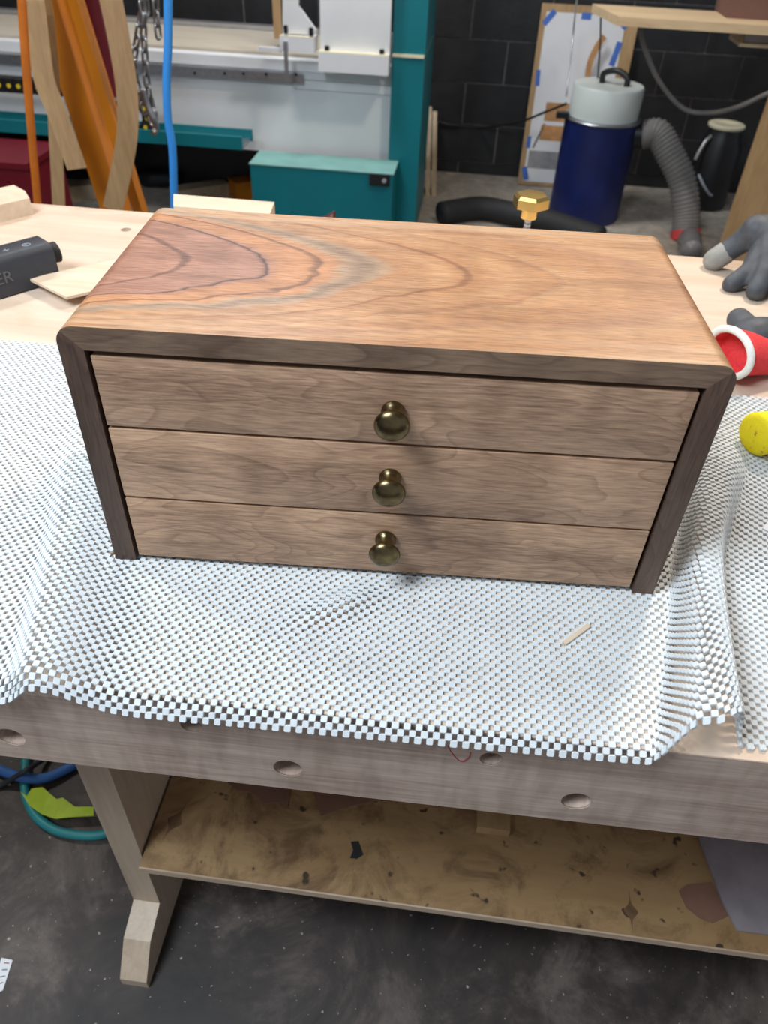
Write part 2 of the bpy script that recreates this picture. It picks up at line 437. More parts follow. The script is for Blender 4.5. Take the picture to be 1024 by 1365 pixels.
# ------------------------------------------------------------------ the setting
WY = 4.18
tag(mesh('floor', box(B(), -4, 4, -2.5, WY + 0.2, -0.1, 0.0), M['floor']), 'worn dark concrete workshop floor with pale specks', 'floor', kind='structure')
tag(mesh('ceiling', box(B(), -4, 4, -2.5, WY + 0.2, 3.4, 3.5), M['ceiling']), 'plain white workshop ceiling', 'ceiling', kind='structure')
wall = tag(mesh('wall_back', box(B(), -4, 4, WY + 0.006, WY + 0.2, 0.0, 3.4), M['mortar']), 'black painted concrete block wall', 'wall', kind='structure')
tag(mesh('wall_left', box(B(), -4.2, -4.001, -2.5, WY - 0.01, 0.0, 3.4), M['block']), 'plain black painted side wall', 'wall', kind='structure')
zs = [0.0, 0.062, 0.262, 0.470, 0.676, 0.882, 1.088, 1.294]
BW = 0.406
bmA = mesh('block', box(B(), 0.004, BW - 0.004, WY - 0.004, WY + 0.012, 0.005, 0.196), M['block'], wall, bevel=0.003)
bmB = mesh('block', box(B(), 0.004, BW - 0.004, WY - 0.004, WY + 0.012, 0.004, 0.060), M['block'], wall, bevel=0.003)
first = True
def blk(src, x, z, hs=1.0):
    global first
    o = src.copy(); COL.objects.link(o); o.location = (x, random.uniform(-0.0015, 0.0015), z); o.scale.z = hs
for r in range(len(zs) - 1):
    for c in range(-10, 9):
        x = c * BW + (BW / 2 if r % 2 else 0) - 0.03
        if x > 3.5 or x < -4.0: continue
        if r == 0: blk(bmB, x, zs[0])
        else: blk(bmA, x, zs[r], (zs[r + 1] - zs[r]) / 0.2)
bpy.data.objects.remove(bmA); bpy.data.objects.remove(bmB)

# ------------------------------------------------------------------ workbench
BZ = 0.857
bench = tag(empty('workbench', (0.2, 0.4, 0.0)), 'pale wooden workbench with dog holes along its thick front apron and a lower shelf', 'workbench')
def bpart(name, bm, m, **kw):
    o = mesh(name, bm, m, bench, **kw); o.matrix_parent_inverse = Matrix.Translation((-0.2, -0.4, 0)); return o
XL, XR = -0.95, 1.55
yf = lambda x: -0.158 + 0.017 * x
top = bpart('benchtop', prism(B(), [(XL, yf(XL), BZ), (XR, yf(XR), BZ), (XR, 0.89, BZ), (XL, 0.89, BZ)], (0, 0, -0.030)), M['bench'], bevel=0.0012)
hole = []
for u, v in ((168, 306),):
    p = P(u, v, z=BZ); b = B(); lathe(b, [(0.0095, BZ - 0.06), (0.0095, BZ + 0.02)], 24, c=(p.x, p.y, 0)); hole.append(mesh('tmp', b, None))
cut(top, hole)
apron = bpart('apron', prism(B(), [(XL, yf(XL), BZ - 0.0302), (XR, yf(XR), BZ - 0.0302), (XR, yf(XR) + 0.055, BZ - 0.0302), (XL, yf(XL) + 0.055, BZ - 0.0302)], (0, 0, -0.0945)), M['apron'], bevel=0.001)
# the board's front face runs up to the top edge: a facing strip of the same board
facing = bpart('apron_facing', prism(B(), [(XL, yf(XL) - 0.0006, BZ - 0.0006), (XR, yf(XR) - 0.0006, BZ - 0.0006), (XR, yf(XR) + 0.001, BZ - 0.0006), (XL, yf(XL) + 0.001, BZ - 0.0006)], (0, 0, -0.1246)), M['apron'])
hole = []; hole2 = []
for k in range(-2, 6):
    for dx, z, r in ((-0.0625, 0.767, 0.0132), (0.1120, 0.8185, 0.0098)):
        x = dx + 0.2555 * k
        for lst in (hole, hole2):
            b = B(); lathe(b, [(r, 0.03), (r, -0.075)], 28, axis='-Y', c=(x, yf(x), z)); lst.append(mesh('tmp', b, None))
cut(apron, hole); cut(facing, hole2)
for o in (apron, facing): o.data.materials.clear(); o.data.materials.append(M['apron'])
top.data.materials.clear(); top.data.materials.append(M['bench'])
top2 = top
# legs and sled feet
for lx in (-0.375, 0.98):
    bpart('leg', box(B(), lx, lx + 0.0435, -0.042, 0.09, 0.0925, BZ - 0.0305), M['leg'], bevel=0.0015)
    bpart('leg', box(B(), lx, lx + 0.0435, 0.66, 0.79, 0.0925, BZ - 0.0305), M['leg'], bevel=0.0015)
    foot = [(-0.136, 0.0), (-0.136, 0.022), (-0.094, 0.074), (-0.042, 0.092), (0.80, 0.092), (0.86, 0.03), (0.86, 0.0)]
    bpart('foot', prism(B(), [(lx, y, z) for y, z in foot], (0.0435, 0, 0)), M['leg'], bevel=0.0015)
SZ = 0.267
shelf = bpart('shelf', box(B(), -0.3275, 0.978, -0.060, 0.64, SZ - 0.013, SZ), M['shelf'])
bpart('shelf_edge', box(B(), -0.3275, 0.978, -0.0625, -0.0602, SZ - 0.013, SZ), M['plyedge'], bevel=0.0004)
bpart('shelf_rail', box(B(), -0.3313, 0.979, 0.12, 0.16, SZ - 0.06, SZ - 0.0135), M['leg'])
for u, v, L, W, ang in ((233, 1095, 0.036, 0.0105, 74), (841, 1215, 0.030, 0.009, 88)):
    p = P(u, v, z=SZ); a = math.radians(ang); d = Vector((math.cos(a), math.sin(a), 0)); s = Vector((-d.y, d.x, 0))
    ts = [-1 + 2 * k / 20 for k in range(21)]
    wf = lambda t: W * (0.16 * (1 - abs(t)) + math.exp(-(t / 0.30) ** 2) * (1 - abs(t)))
    poly = [p + d * (L * t) + s * wf(t) for t in ts] + [p + d * (L * t) - s * wf(t) for t in reversed(ts[1:-1])]
    o = bpart('patch', prism(B(), [(q.x, q.y, SZ - 0.0005) for q in poly], (0, 0, 0.0008)), M['knot'])
# red pencil mark on the apron
pts = [P(u, v, y=yf(0.08) - 0.0009) for u, v in ((597, 994), (602, 1003), (614, 1015), (625, 1010), (627, 1003))]
bpart('pencil_mark', tube(B(), smooth_path(pts, 6), 0.0004, 6), M['redink'])

# ------------------------------------------------------------------ grip mat: a mesh of foam pads laid over the bench
C = 0.0048
MR = 0.035
def interp(tab, y):
    if y <= tab[0][0]: return tab[0][1]
    for (a, b), (c, d) in zip(tab, tab[1:]):
        if y <= c: return b + (d - b) * (y - a) / (c - a)
    return tab[-1][1]
RX = [(-0.20, 0.266), (-0.16, 0.2685), (-0.09, 0.281), (-0.02, 0.294), (0.05, 0.308), (0.08, 0.316), (0.22, 0.362), (0.36, 0.40)]
RW = [(-0.16, 0.0262), (-0.09, 0.0220), (0.0, 0.0190), (0.10, 0.0190), (0.3, 0.03)]
RA = [(-0.17, 0.062), (-0.10, 0.054), (0.0, 0.042), (0.10, 0.032), (0.2, 0.018), (0.33, 0.0)]
LX = [(-0.18, -0.262), (-0.08, -0.292), (0.0, -0.316), (0.09, -0.348), (0.18, -0.375), (0.3, -0.41)]
LA = [(-0.18, 0.024), (-0.08, 0.021), (0.0, 0.017), (0.10, 0.012), (0.25, 0.0)]
def hgt(x, y, raw=False):
    d = (x - interp(RX, y)) / interp(RW, y)
    z = interp(RA, y) * math.exp(-abs(d) ** 4.5)
    d = (x - interp(LX, y)); d = d / (0.020 if d < 0 else 0.042)
    z += interp(LA, y) * math.exp(-abs(d) ** 2.2)
    if raw: return z
    # low ruck in front of the chest and gentle waviness
    ux = (x + 0.035) * 0.83 + (y + 0.045) * 0.55; uy = -(x + 0.035) * 0.55 + (y + 0.045) * 0.83
    z += 0.0055 * math.exp(-(ux / 0.035) ** 2 - (uy / 0.014) ** 2)
    z += 0.004 * math.exp(-((x - 0.41) / 0.05) ** 2 - ((y - 0.12) / 0.10) ** 2)
    # flat where the chest stands
    cx, cy = x * math.cos(TH) + y * math.sin(TH), -x * math.sin(TH) + y * math.cos(TH)
    if -0.263 < cx < 0.263 and -0.004 < cy < 0.262: z = 0.0
    return z
def surf(x, v):
    y = v + MR * x
    t = max(0.0, min(1.0, (x - 0.262) / 0.035)); y += 0.020 * t * t * (3 - 2 * t) * max(0.0, 1 - (y + 0.17) / 0.35)
    z = hgt(x, y); f = yf(x) + 0.002
    if y < f:                                   # the loose edge bends down past the bench edge
        k = f - y; a = min(k / 0.013, 1.0); r = 0.013
        rest = max(0.0, k - r); y = f - r * math.sin(a) - rest * math.cos(a); z -= r * (1 - math.cos(a)) + rest * math.sin(a)
    return Vector((x, y, z))
v0, nrow = -0.1715, 118
u0, ncol = -0.70, 284
bm_v, bm_f = [], []
OCT = []
hs, cc = 0.60 * C, 0.16 * C
for a, b in ((-hs + cc, -hs), (hs - cc, -hs), (hs, -hs + cc), (hs, hs - cc), (hs - cc, hs), (-hs + cc, hs), (-hs, hs - cc), (-hs, -hs + cc)): OCT.append((a, b))
GX0, GX1, GN = -0.72, 0.66, 1500
for j in range(nrow):
    v = v0 + j * C
    # walk along x so that a pad keeps its length over a fold
    xs, acc = [], []
    s = 0.0; px_ = GX0; pz = hgt(GX0, v + MR * GX0, True)
    for k in range(GN + 1):
        x = GX0 + (GX1 - GX0) * k / GN
        z = hgt(x, v + MR * x, True)
        if k: s += math.hypot(x - px_, z - pz)
        xs.append(x); acc.append(s); px_, pz = x, z
    mid = acc[min(range(len(xs)), key=lambda q: abs(xs[q]))]
    acc = [q - mid for q in acc]
    k = 0
    for i in range(ncol):
        if (i + j) % 2: continue
        u = u0 + i * C
        if u < acc[0] or u > acc[-1]: continue
        while k < GN - 1 and acc[k + 1] < u: k += 1
        t = (u - acc[k]) / max(1e-9, acc[k + 1] - acc[k]); x = xs[k] + (xs[k + 1] - xs[k]) * t
        if x > 0.60 or x < -0.69: continue
        e = 0.0012
        pc = surf(x, v)
        tx = (surf(x + e, v) - surf(x - e, v)).normalized(); ty = (surf(x, v + e) - surf(x, v - e)).normalized(); nn = tx.cross(ty).normalized()
        jit = 1 + random.uniform(-0.06, 0.06)
        base = pc + Vector((0, 0, BZ + 0.0002))
        o = len(bm_v)
        for lev, sc, h in ((0, 0.94, 0.0), (1, 1.0, 0.0019), (2, 0.86, 0.0026)):
            for a, b in OCT: bm_v.append(base + tx * (a * sc * jit) + ty * (b * sc * jit) + nn * h)
        for lev in (0, 1):
            for q in range(8):
                bm_f.append((o + lev * 8 + q, o + lev * 8 + (q + 1) % 8, o + lev * 8 + 8 + (q + 1) % 8, o + lev * 8 + 8 + q))
        bm_f.append(tuple(o + 16 + q for q in range(8))); bm_f.append(tuple(o + 7 - q for q in range(8)))
me = bpy.data.meshes.new('grip_mat'); me.from_pydata([tuple(p) for p in bm_v], [], bm_f); me.update()
mat_o = link('grip_mat', me, M['mat'], None, False)
tag(mat_o, 'white open weave non-slip grip mat rucked into folds on the bench', 'mat')

# ------------------------------------------------------------------ walnut chest of three drawers
W, D, H, T = 0.52, 0.257, 0.248, 0.0200
CZ = 0.8599
chest = tag(empty('drawer_chest', (0, 0, CZ), TH), 'small walnut chest of three drawers with mitred rounded corners and brass knobs', 'chest')
R_ = 0.0155
def arc(cx, cz, a0, a1, n=6): return [(cx + R_ * math.cos(math.radians(a0 + (a1 - a0) * k / n)), cz + R_ * math.sin(math.radians(a0 + (a1 - a0) * k / n))) for k in range(n + 1)]
topp = arc(-W / 2 + R_, H - R_, 135, 90) + arc(W / 2 - R_, H - R_, 90, 45) + [(W / 2 - T, H - T), (-W / 2 + T, H - T)]
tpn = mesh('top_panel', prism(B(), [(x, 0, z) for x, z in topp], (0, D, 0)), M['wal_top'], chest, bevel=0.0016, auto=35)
tpn.data.materials.append(M['wal_edge_shaded'])  # same board, darker: the shade on its front edge is put into the colour
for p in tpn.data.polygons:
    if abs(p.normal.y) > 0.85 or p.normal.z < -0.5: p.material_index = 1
for s in (-1, 1):
    side = [(s * x, z) for x, z in ([(W / 2, 0.0)] + arc(W / 2 - R_, H - R_, 0, 45) + [(W / 2 - T, H - T), (W / 2 - T, 0.0)])]
    side = [(x - s * 0.0001, z - 0.00015) for x, z in side]
    mesh('side_panel', prism(B(), [(x, 0, z + 0.00015) for x, z in side], (0, D, 0)), M['wal_side'], chest, bevel=0.0010, auto=35)
mesh('back_panel', box(B(), -W / 2 + T + 0.0004, W / 2 - T - 0.0004, D - 0.012, D - 0.004, 0.004, H - T - 0.0004), M['wal_side'], chest)
mesh('bottom_panel', box(B(), -W / 2 + T + 0.0004, W / 2 - T - 0.0004, 0.03, D - 0.0125, 0.001, 0.004), M['dark_gap'], chest)
prof = [(0.0094, 0.0), (0.0098, 0.0015), (0.0096, 0.0032), (0.0080, 0.0048), (0.0070, 0.0075), (0.0068, 0.0110), (0.0074, 0.0150), (0.0100, 0.0176), (0.0132, 0.0194), (0.0142, 0.0208),
        (0.0143, 0.0220), (0.0134, 0.0240), (0.0110, 0.0262), (0.0076, 0.0278), (0.0038, 0.0286), (0.0008, 0.0288)]
kb = B(); lathe(kb, prof, 36, axis='-Y'); bmesh.ops.recalc_face_normals(kb, faces=kb.faces)
kme = bpy.data.meshes.new('knob'); kb.to_mesh(kme); kb.free()
for k, (z0, z1, kz, kx) in enumerate(((0.1572, 0.2226, 0.1895, 0.0018), (0.0804, 0.1542, 0.1215, 0.0022), (0.0062, 0.0778, 0.0490, 0.0012))):
    b = B(); g = W / 2 - T - 0.0034
    box(b, -g, g, 0.0012, 0.017, z0, z1)
    es = [e for e in b.edges]
    bmesh.ops.bevel(b, geom=es, offset=0.0011, segments=2, affect='EDGES', profile=0.6)
    d = mesh('drawer', b, M['wal_d'][k], chest, auto=35)
    b = B(); box(b, -g + 0.004, g - 0.004, 0.0172, D - 0.02, z0 + 0.004, z0 + 0.008)
    for s in (-1, 1): box(b, min(s * (g - 0.004), s * (g - 0.012)), max(s * (g - 0.004), s * (g - 0.012)), 0.0172, D - 0.02, z0 + 0.0082, z1 - 0.012)
    box(b, -g + 0.0122, g - 0.0122, D - 0.028, D - 0.02, z0 + 0.0082, z1 - 0.012)
    mesh('drawer_tray', b, M['dark_gap'], d)
    kn = link('knob', kme, M['brass_old'], d, True); kn.location = (kx, 0.0011, kz)
    kn['label'] = 'round antique brass knob'

# ------------------------------------------------------------------ things on the bench
# sliver of wood on the mat
a = P(752, 858, z=BZ + 0.0042); b_ = P(785, 834, z=BZ + 0.0042)
bs = B(); tube(bs, [a, a.lerp(b_, 0.3), a.lerp(b_, 0.7), b_], 0.0, flat=(0.0042, 0.0026), up=(0, 0, 1))
tag(mesh('wood_sliver', bs, M['maple'], bevel=0.0004), 'thin pale wood sliver lying on the grip mat', 'wood sliver')
# yellow foam plug
c0 = P(1005, 613, z=BZ + 0.003); ax = Vector((0.86, 0.50, 0)).normalized()
fr = 0.0262
fb = B()
cen = Vector((c0.x - 0.004, c0.y + 0.014, BZ + 0.0030 + fr))
ringp = [(-0.0015, 0.75), (0.0, 0.93), (0.003, 1.0), (0.010, 0.985), (0.018, 0.93), (0.028, 0.88), (0.040, 0.86), (0.050, 0.86), (0.053, 0.80)]
sv = Vector((-ax.y, ax.x, 0)); rings = []
for h, k in ringp:
    rings.append([fb.verts.new(cen + ax * h + sv * (fr * k * math.cos(2 * math.pi * i / 28)) + Vector((0, 0, 1)) * (fr * k * math.sin(2 * math.pi * i / 28) )) for i in range(28)])
for p, q in zip(rings, rings[1:]):
    for i in range(28): fb.faces.new((p[i], p[(i + 1) % 28], q[(i + 1) % 28], q[i]))
fb.faces.new(list(reversed(rings[0]))); fb.faces.new(rings[-1])
tag(mesh('foam_plug', fb, M['foam'], smooth=False, auto=50), 'bright yellow round foam plug lying on the grip mat beside the chest', 'foam plug')
# corner of white card on the mat
q = [P(u, v, z=BZ + 0.0065) for u, v in ((1016, 705), (1024, 695), (1060, 705), (1050, 722))]
tag(mesh('paper_card', prism(B(), [(p.x, p.y, p.z) for p in q], (0, 0, 0.0012)), M['paper']), 'white paper card lying flat on the grip mat beside the yellow plug', 'paper')

# glove with spread fingers
g1 = tag(empty('work_glove', (0.62, 0.80, BZ)), 'grey rubber coated work glove standing on spread fingertips at the bench back edge', 'glove')
def gl(name, bm, m, par, org, voxel=0.004, iters=6):
    o = remeshed(name, bm, m, par, voxel, iters); o.matrix_parent_inverse = Matrix.Translation(Vector(org) * -1); return o
th0 = P(953, 346, y=0.845); th1 = P(985, 325, y=0.845); th2 = P(1010, 308, y=0.84)
f10 = P(975, 379, y=0.755); f11 = P(1000, 362, y=0.77)
f20 = P(1008, 388, y=0.728); f21 = P(1020, 365, y=0.75)
palm = P(1038, 318, y=0.83); palm2 = P(1070, 300, y=0.85)
bm = B()
capsule(bm, th0, th1, 0.0190, 0.0200); capsule(bm, th1, th2, 0.0200, 0.026); capsule(bm, th2, palm, 0.028, 0.046)
capsule(bm, f10, f11, 0.0155, 0.0175); capsule(bm, f11, palm, 0.0175, 0.038)
capsule(bm, f20, f21, 0.0165, 0.0180); capsule(bm, f21, palm, 0.0180, 0.044)
for dx, dy in ((0.042, -0.008), (0.085, 0.01)):
    a = f20 + Vector((dx, dy, 0)); capsule(bm, a, f21 + Vector((dx, dy, 0.005)), 0.0145, 0.016); capsule(bm, f21 + Vector((dx, dy, 0.005)), palm + Vector((dx * 0.7, 0, 0)), 0.016, 0.032)
capsule(bm, palm, palm2, 0.040, 0.036); capsule(bm, palm2, palm2 + Vector((0.07, 0.03, -0.02)), 0.036, 0.04)
hand1 = gl('hand', bm, M['glove'], g1, g1.location, 0.0035, 5)
bm = B(); capsule(bm, th0 - (th1 - th0) * 0.02, th0.lerp(th1, 0.42), 0.0196, 0.0202)
tip = gl('fingertip', bm, M['glove_tip'], g1, g1.location, 0.003, 3); tip['label'] = 'worn pale grey thumb tip'

# glove lying with its red cuff towards the chest
g2 = tag(empty('work_glove', (0.52, 0.50, BZ)), 'grey rubber work glove with a red knit cuff edged in white', 'glove')
ctr = P(973, 470, z=BZ + 0.036)
axis = Vector((0.80, 0.42, -0.06)).normalized(); sd = Vector((-axis.y, axis.x, 0)).normalized(); upv = axis.cross(sd).normalized()
if upv.z < 0: upv = -upv
def oval(c, w, h, n=40): return [c + sd * (w * math.cos(2 * math.pi * k / n)) + upv * (h * math.sin(2 * math.pi * k / n)) for k in range(n)]
bm = B(); rr = []
levels = [(0.0, 0.040, 0.031, 0.0), (0.015, 0.039, 0.030, -0.001), (0.035, 0.038, 0.028, -0.004), (0.050, 0.039, 0.026, -0.006), (0.060, 0.039, 0.026, -0.006)]
for d, w, h, dz in levels: rr.append(oval(ctr + axis * d + Vector((0, 0, dz)), w, h))
inner = [oval(ctr + axis * d + Vector((0, 0, dz)), w - 0.003, h - 0.003) for d, w, h, dz in levels]
allr = rr + inner[::-1]
vv = [[bm.verts.new(p) for p in r] for r in allr]
for a, b in zip(vv, vv[1:] + vv[:1]):
    for k in range(40): bm.faces.new((a[k], a[(k + 1) % 40], b[(k + 1) % 40], b[k]))
bm.faces.new([bm.verts.new(p) for p in oval(ctr + axis * 0.020 + Vector((0, 0, -0.0015)), 0.0372, 0.0280)])
cuff = mesh('cuff', bm, M['knit'], g2, smooth=True); cuff.matrix_parent_inverse = Matrix.Translation(g2.location * -1)
cuff['label'] = 'red knitted cuff'
bm = B(); tube(bm, oval(ctr + axis * -0.001, 0.0390, 0.0300), 0.0050, 10, closed=True)
rim = mesh('cuff_rim', bm, M['rim'], g2, smooth=True); rim.matrix_parent_inverse = Matrix.Translation(g2.location * -1); rim['label'] = 'white bound cuff edge'
bm = B()
w1 = ctr + axis * 0.058 + sd * 0.012 + Vector((0.0, 0.0, 0.003)); k1 = ctr + axis * 0.15 + Vector((0, 0.01, -0.006))
capsule(bm, w1 + sd * 0.008, k1 + sd * 0.022, 0.033, 0.029); capsule(bm, w1 - sd * 0.002 + axis * 0.03, k1 - sd * 0.022, 0.029, 0.027)
capsule(bm, w1 + sd * 0.028 + axis * 0.01, w1 + sd * 0.062 + axis * 0.02 + Vector((0, 0, 0.004)), 0.022, 0.0175)          # thumb
for q, L in ((-0.033, 0.060), (-0.011, 0.072), (0.011, 0.070), (0.033, 0.058)):
    capsule(bm, k1 + sd * q, k1 + sd * (q * 1.15) + axis * L + Vector((0, 0, -0.010)), 0.015, 0.013)
hand2 = gl('hand', bm, M['glove'], g2, g2.location, 0.0035, 5)
for hnd in (hand1, hand2):                      # fingertips touch the bench, none sinks into it
    for v in hnd.data.vertices:
        if v.co.z < BZ + 0.0004: v.co.z = BZ + 0.0004
for v in cuff.data.vertices: v.co.z = max(v.co.z, BZ + 0.0006)

# black speaker-like box with grey lettering
sp0 = P(82, 375, z=BZ); spd = (P(0, 400, z=BZ) - sp0); spd.z = 0; spd.normalize(); spn = Vector((-spd.y, spd.x, 0))
if spn.dot(CAM - sp0) < 0: spn = -spn
spk = tag(empty('portable_speaker', sp0), 'black portable speaker with grey lettering lying on the bench left of the chest', 'speaker')
hS, dS, LS = 0.060, 0.058, 0.20
bm = B()
sec = [(0, 0.002), (0.0, hS - 0.010), (-0.006, hS - 0.002), (-0.012, hS), (-dS + 0.012, hS), (-dS + 0.004, hS - 0.004), (-dS, hS - 0.012), (-dS, 0.002)]
prism(bm, [spn * a + Vector((0, 0, b)) for a, b in sec], spd * LS)
bd = mesh('body', bm, M['charcoal'], spk, bevel=0.002, auto=40)
bm = B(); prism(bm, [spn * a + Vector((0, 0, b)) for a, b in ((-0.008, 0.0), (-0.008, 0.004), (-dS + 0.008, 0.004), (-dS + 0.008, 0.0))], spd * (LS - 0.01)); mesh('foot_pad', bm, M['black'], spk)
bm = B()
for k in range(2):
    cpt = spn * (-0.020 - 0.02 * k) + Vector((0, 0, hS * 0.66)); rg = []
tube(bm, [spn * -0.026 + Vector((0, 0, 0.036)) - spd * 0.0, spn * -0.026 + Vector((0, 0, 0.036)) - spd * 0.016], 0.016, 18)
mesh('end_cap', bm, M['rubber'], spk, bevel=0.002, auto=40)
def text(body, size, loc, xdir, zdir, m, parent, name, ext=0.0003):
    cu = bpy.data.curves.new('t', 'FONT'); cu.body = body; cu.size = size; cu.extrude = ext; cu.align_x = 'LEFT'
    o = bpy.data.objects.new('t', cu); COL.objects.link(o)
    dg = bpy.context.evaluated_depsgraph_get(); dg.update()
    me = bpy.data.meshes.new_from_object(o.evaluated_get(dg)); bpy.data.objects.remove(o)
    xd = Vector(xdir).normalized(); yd = Vector(zdir).normalized(); nd = xd.cross(yd)
    mt = Matrix((xd, yd, nd)).transposed().to_4x4(); mt.translation = Vector(loc); me.transform(mt); me.name = name
    return link(name, me, m, parent)
text('ER', 0.025, spd * 0.0985 + spn * 0.0003 + Vector((0, 0, 0.022)), -spd, (0, 0, 1), M['greytext'], spk, 'lettering')
for k, (s_, w_) in enumerate(((0.062, -0.022), (0.030, -0.022))):
    c_ = spd * s_ + spn * w_ + Vector((0, 0, hS + 0.0002)); bm = B()
    if k == 0:
        tube(bm, [c_ - spd * 0.005, c_ + spd * 0.005], 0, flat=(0.0016, 0.0006), up=(0, 0, 1)); tube(bm, [c_ - spn * 0.005, c_ + spn * 0.005], 0, flat=(0.0016, 0.0006), up=(0, 0, 1))
    else:
        ring = [c_ + spd * (0.006 * math.cos(2 * math.pi * i / 24)) + spn * (0.005 * math.sin(2 * math.pi * i / 24)) for i in range(24)]
        tube(bm, ring, 0.0007, 6, closed=True); tube(bm, [c_ - spn * 0.004, c_ + spn * 0.004], 0.0007, 6)
    mesh('button_mark', bm, M['palegrey'], spk)

# offcut and slat by the speaker
q = [P(u, v, z=BZ + 0.010) for u, v in ((80, 372), (104, 370), (112, 380), (92, 384))]
q = [(p.x, p.y, BZ) for p in q]
tag(mesh('wood_offcut', prism(B(), q, (0, 0, 0.0130)), M['ply2'], bevel=0.0008), 'tan plywood offcut propping up the thin pale board', 'wood offcut')
q = [P(37, 368, z=BZ + 0.021), P(88, 393, z=BZ + 0.021)]
dv = (P(130, 348, z=BZ + 0.021) - q[0]); 
poly = [q[0], q[1], q[1] + dv * 1.35, q[0] + dv * 1.35]
poly = [Vector((p.x, p.y, BZ + (0.0135 if i < 2 else 0.0135))) for i, p in enumerate(poly)]
tag(mesh('thin_board', prism(B(), poly, (0, 0, 0.0042)), M['maple'], bevel=0.0006), 'thin pale board propped on an offcut between speaker and chest', 'board')
# chamfered maple block
b0 = P(45, 286, z=BZ); bd_ = (P(0, 297, z=BZ) - b0); bd_.z = 0; bd_.normalize(); bn_ = Vector((-bd_.y, bd_.x, 0))
if bn_.dot(CAM - b0) < 0: bn_ = -bn_
sec = [(0, 0), (0, 0.030), (-0.012, 0.040), (-0.055, 0.040), (-0.055, 0)]
tag(mesh('wood_block', prism(B(), [b0 + bn_ * a + Vector((0, 0, b)) for a, b in sec], bd_ * 0.16), M['maple'], bevel=0.0015), 'chamfered pale maple block on the left back of the bench', 'wood block')
# board behind the chest
p0 = P(238, 264, y=0.83); p1 = P(360, 264, y=0.83)
tag(mesh('wood_board', prism(B(), [(p0.x, 0.80, BZ), (p1.x + 0.006, 0.80, BZ), (p1.x, 0.86, BZ), (p0.x - 0.02, 0.86, BZ)], (0, 0, max(0.02, P(300, 264, y=0.86).z - BZ))), M['maple'], bevel=0.001), 'pale board lying on the bench behind the chest', 'board')
# crumpled wrapper
p0 = P(395, 285, y=0.80); p1 = P(446, 270, y=0.80)
bm = B(); n1, n2 = 9, 5; grid = []
for i in range(n1):
    row = []
    for j in range(n2):
        s_ = i / (n1 - 1); t_ = j / (n2 - 1)
        row.append(bm.verts.new((p0.x - 0.03 + (p1.x - p0.x + 0.03) * s_, 0.76 + 0.07 * t_, BZ + 0.002 + (p1.z - BZ - 0.002) * (0.35 + 0.65 * s_) * math.sin(math.pi * min(1, 0.15 + 0.7 * t_)) + random.uniform(-0.002, 0.002))))
    grid.append(row)
for i in range(n1 - 1):
    for j in range(n2 - 1): bm.faces.new((grid[i][j], grid[i + 1][j], grid[i + 1][j + 1], grid[i][j + 1]))
geo = bmesh.ops.solidify(bm, geom=bm.faces[:], thickness=0.0015)
lowest = min(v.co.z for v in bm.verts)
for v in bm.verts: v.co.z += BZ - lowest
tag(mesh('wrapper', bm, M['wrapper'], smooth=True), 'crumpled wine red wrapper behind the chest', 'wrapper')
# brass hex knob on a threaded stud
kc = P(708, 268, y=0.72)
kb_ = tag(empty('clamp_knob', (kc.x, kc.y, BZ)), 'shiny brass hexagonal clamp knob on a steel stud behind the chest', 'clamp knob')
kz = kc.z - BZ
bm = B(); n = 6; rg = []
for r, h in ((0.022, -0.010), (0.0285, -0.008), (0.0285, 0.006), (0.024, 0.0105), (0.006, 0.0125)):
    rg.append([bm.verts.new((r * math.cos(math.pi / 3 * k + 0.75), r * math.sin(math.pi / 3 * k + 0.75), kz + h)) for k in range(n)])
for a, b in zip(rg, rg[1:]):
    for k in range(n): bm.faces.new((a[k], a[(k + 1) % n], b[(k + 1) % n], b[k]))
bm.faces.new(list(reversed(rg[0]))); bm.faces.new(rg[-1])
mesh('knob_head', bm, M['brass'], kb_, bevel=0.0015, auto=40)
bm = B(); lathe(bm, [(0.012, kz - 0.026), (0.0128, kz - 0.024), (0.0128, kz - 0.0102)], 20); mesh('knob_collar', bm, M['brass'], kb_, auto=40)
bm = B(); lathe(bm, [(0.005 + (0.0008 if i % 2 else 0), 0.012 + (kz - 0.038) * i / 30) for i in range(31)], 14); mesh('stud', bm, M['steel'], kb_)
bm = B(); lathe(bm, [(0.026, 0.0), (0.026, 0.006), (0.018, 0.012)], 24); mesh('base_washer', bm, M['steel'], kb_, auto=40)

# ------------------------------------------------------------------ things on the shelf
def scrap(name, pix, z, th, m, label, cat):
    q = [P(u, v, z=z) for u, v in pix]
    return tag(mesh(name, prism(B(), [(p.x, p.y, z) for p in q], (0, 0, th)), m), label, cat)
scrap('leather_scrap', ((300, 1040), (388, 1050), (384, 1076), (372, 1070), (352, 1072), (345, 1062), (330, 1056), (316, 1054)), SZ, 0.003, M['brownpaper'], 'dark brown torn scrap on the shelf near the left leg', 'scrap')
scrap('wood_shim', ((418, 1053), (520, 1064), (470, 1075), (428, 1088)), SZ, 0.004, M['brownpaper'], 'brown wedge of veneer in the middle of the shelf', 'veneer')
q = [P(u, v, z=SZ) for u, v in ((634, 1110), (678, 1112))]
tag(mesh('wood_block', box(B(), q[0].x, q[1].x, q[0].y, q[0].y + 0.06, SZ, SZ + 0.019), M['ply2'], bevel=0.001), 'tan plywood block on the shelf below the bench', 'wood block')
scrap('rubber_scrap', ((468, 1123), (478, 1122), (481, 1132), (484, 1140), (476, 1145), (467, 1144), (471, 1134)), SZ, 0.002, M['rubber'], 'small black rubber scrap on the shelf', 'scrap')
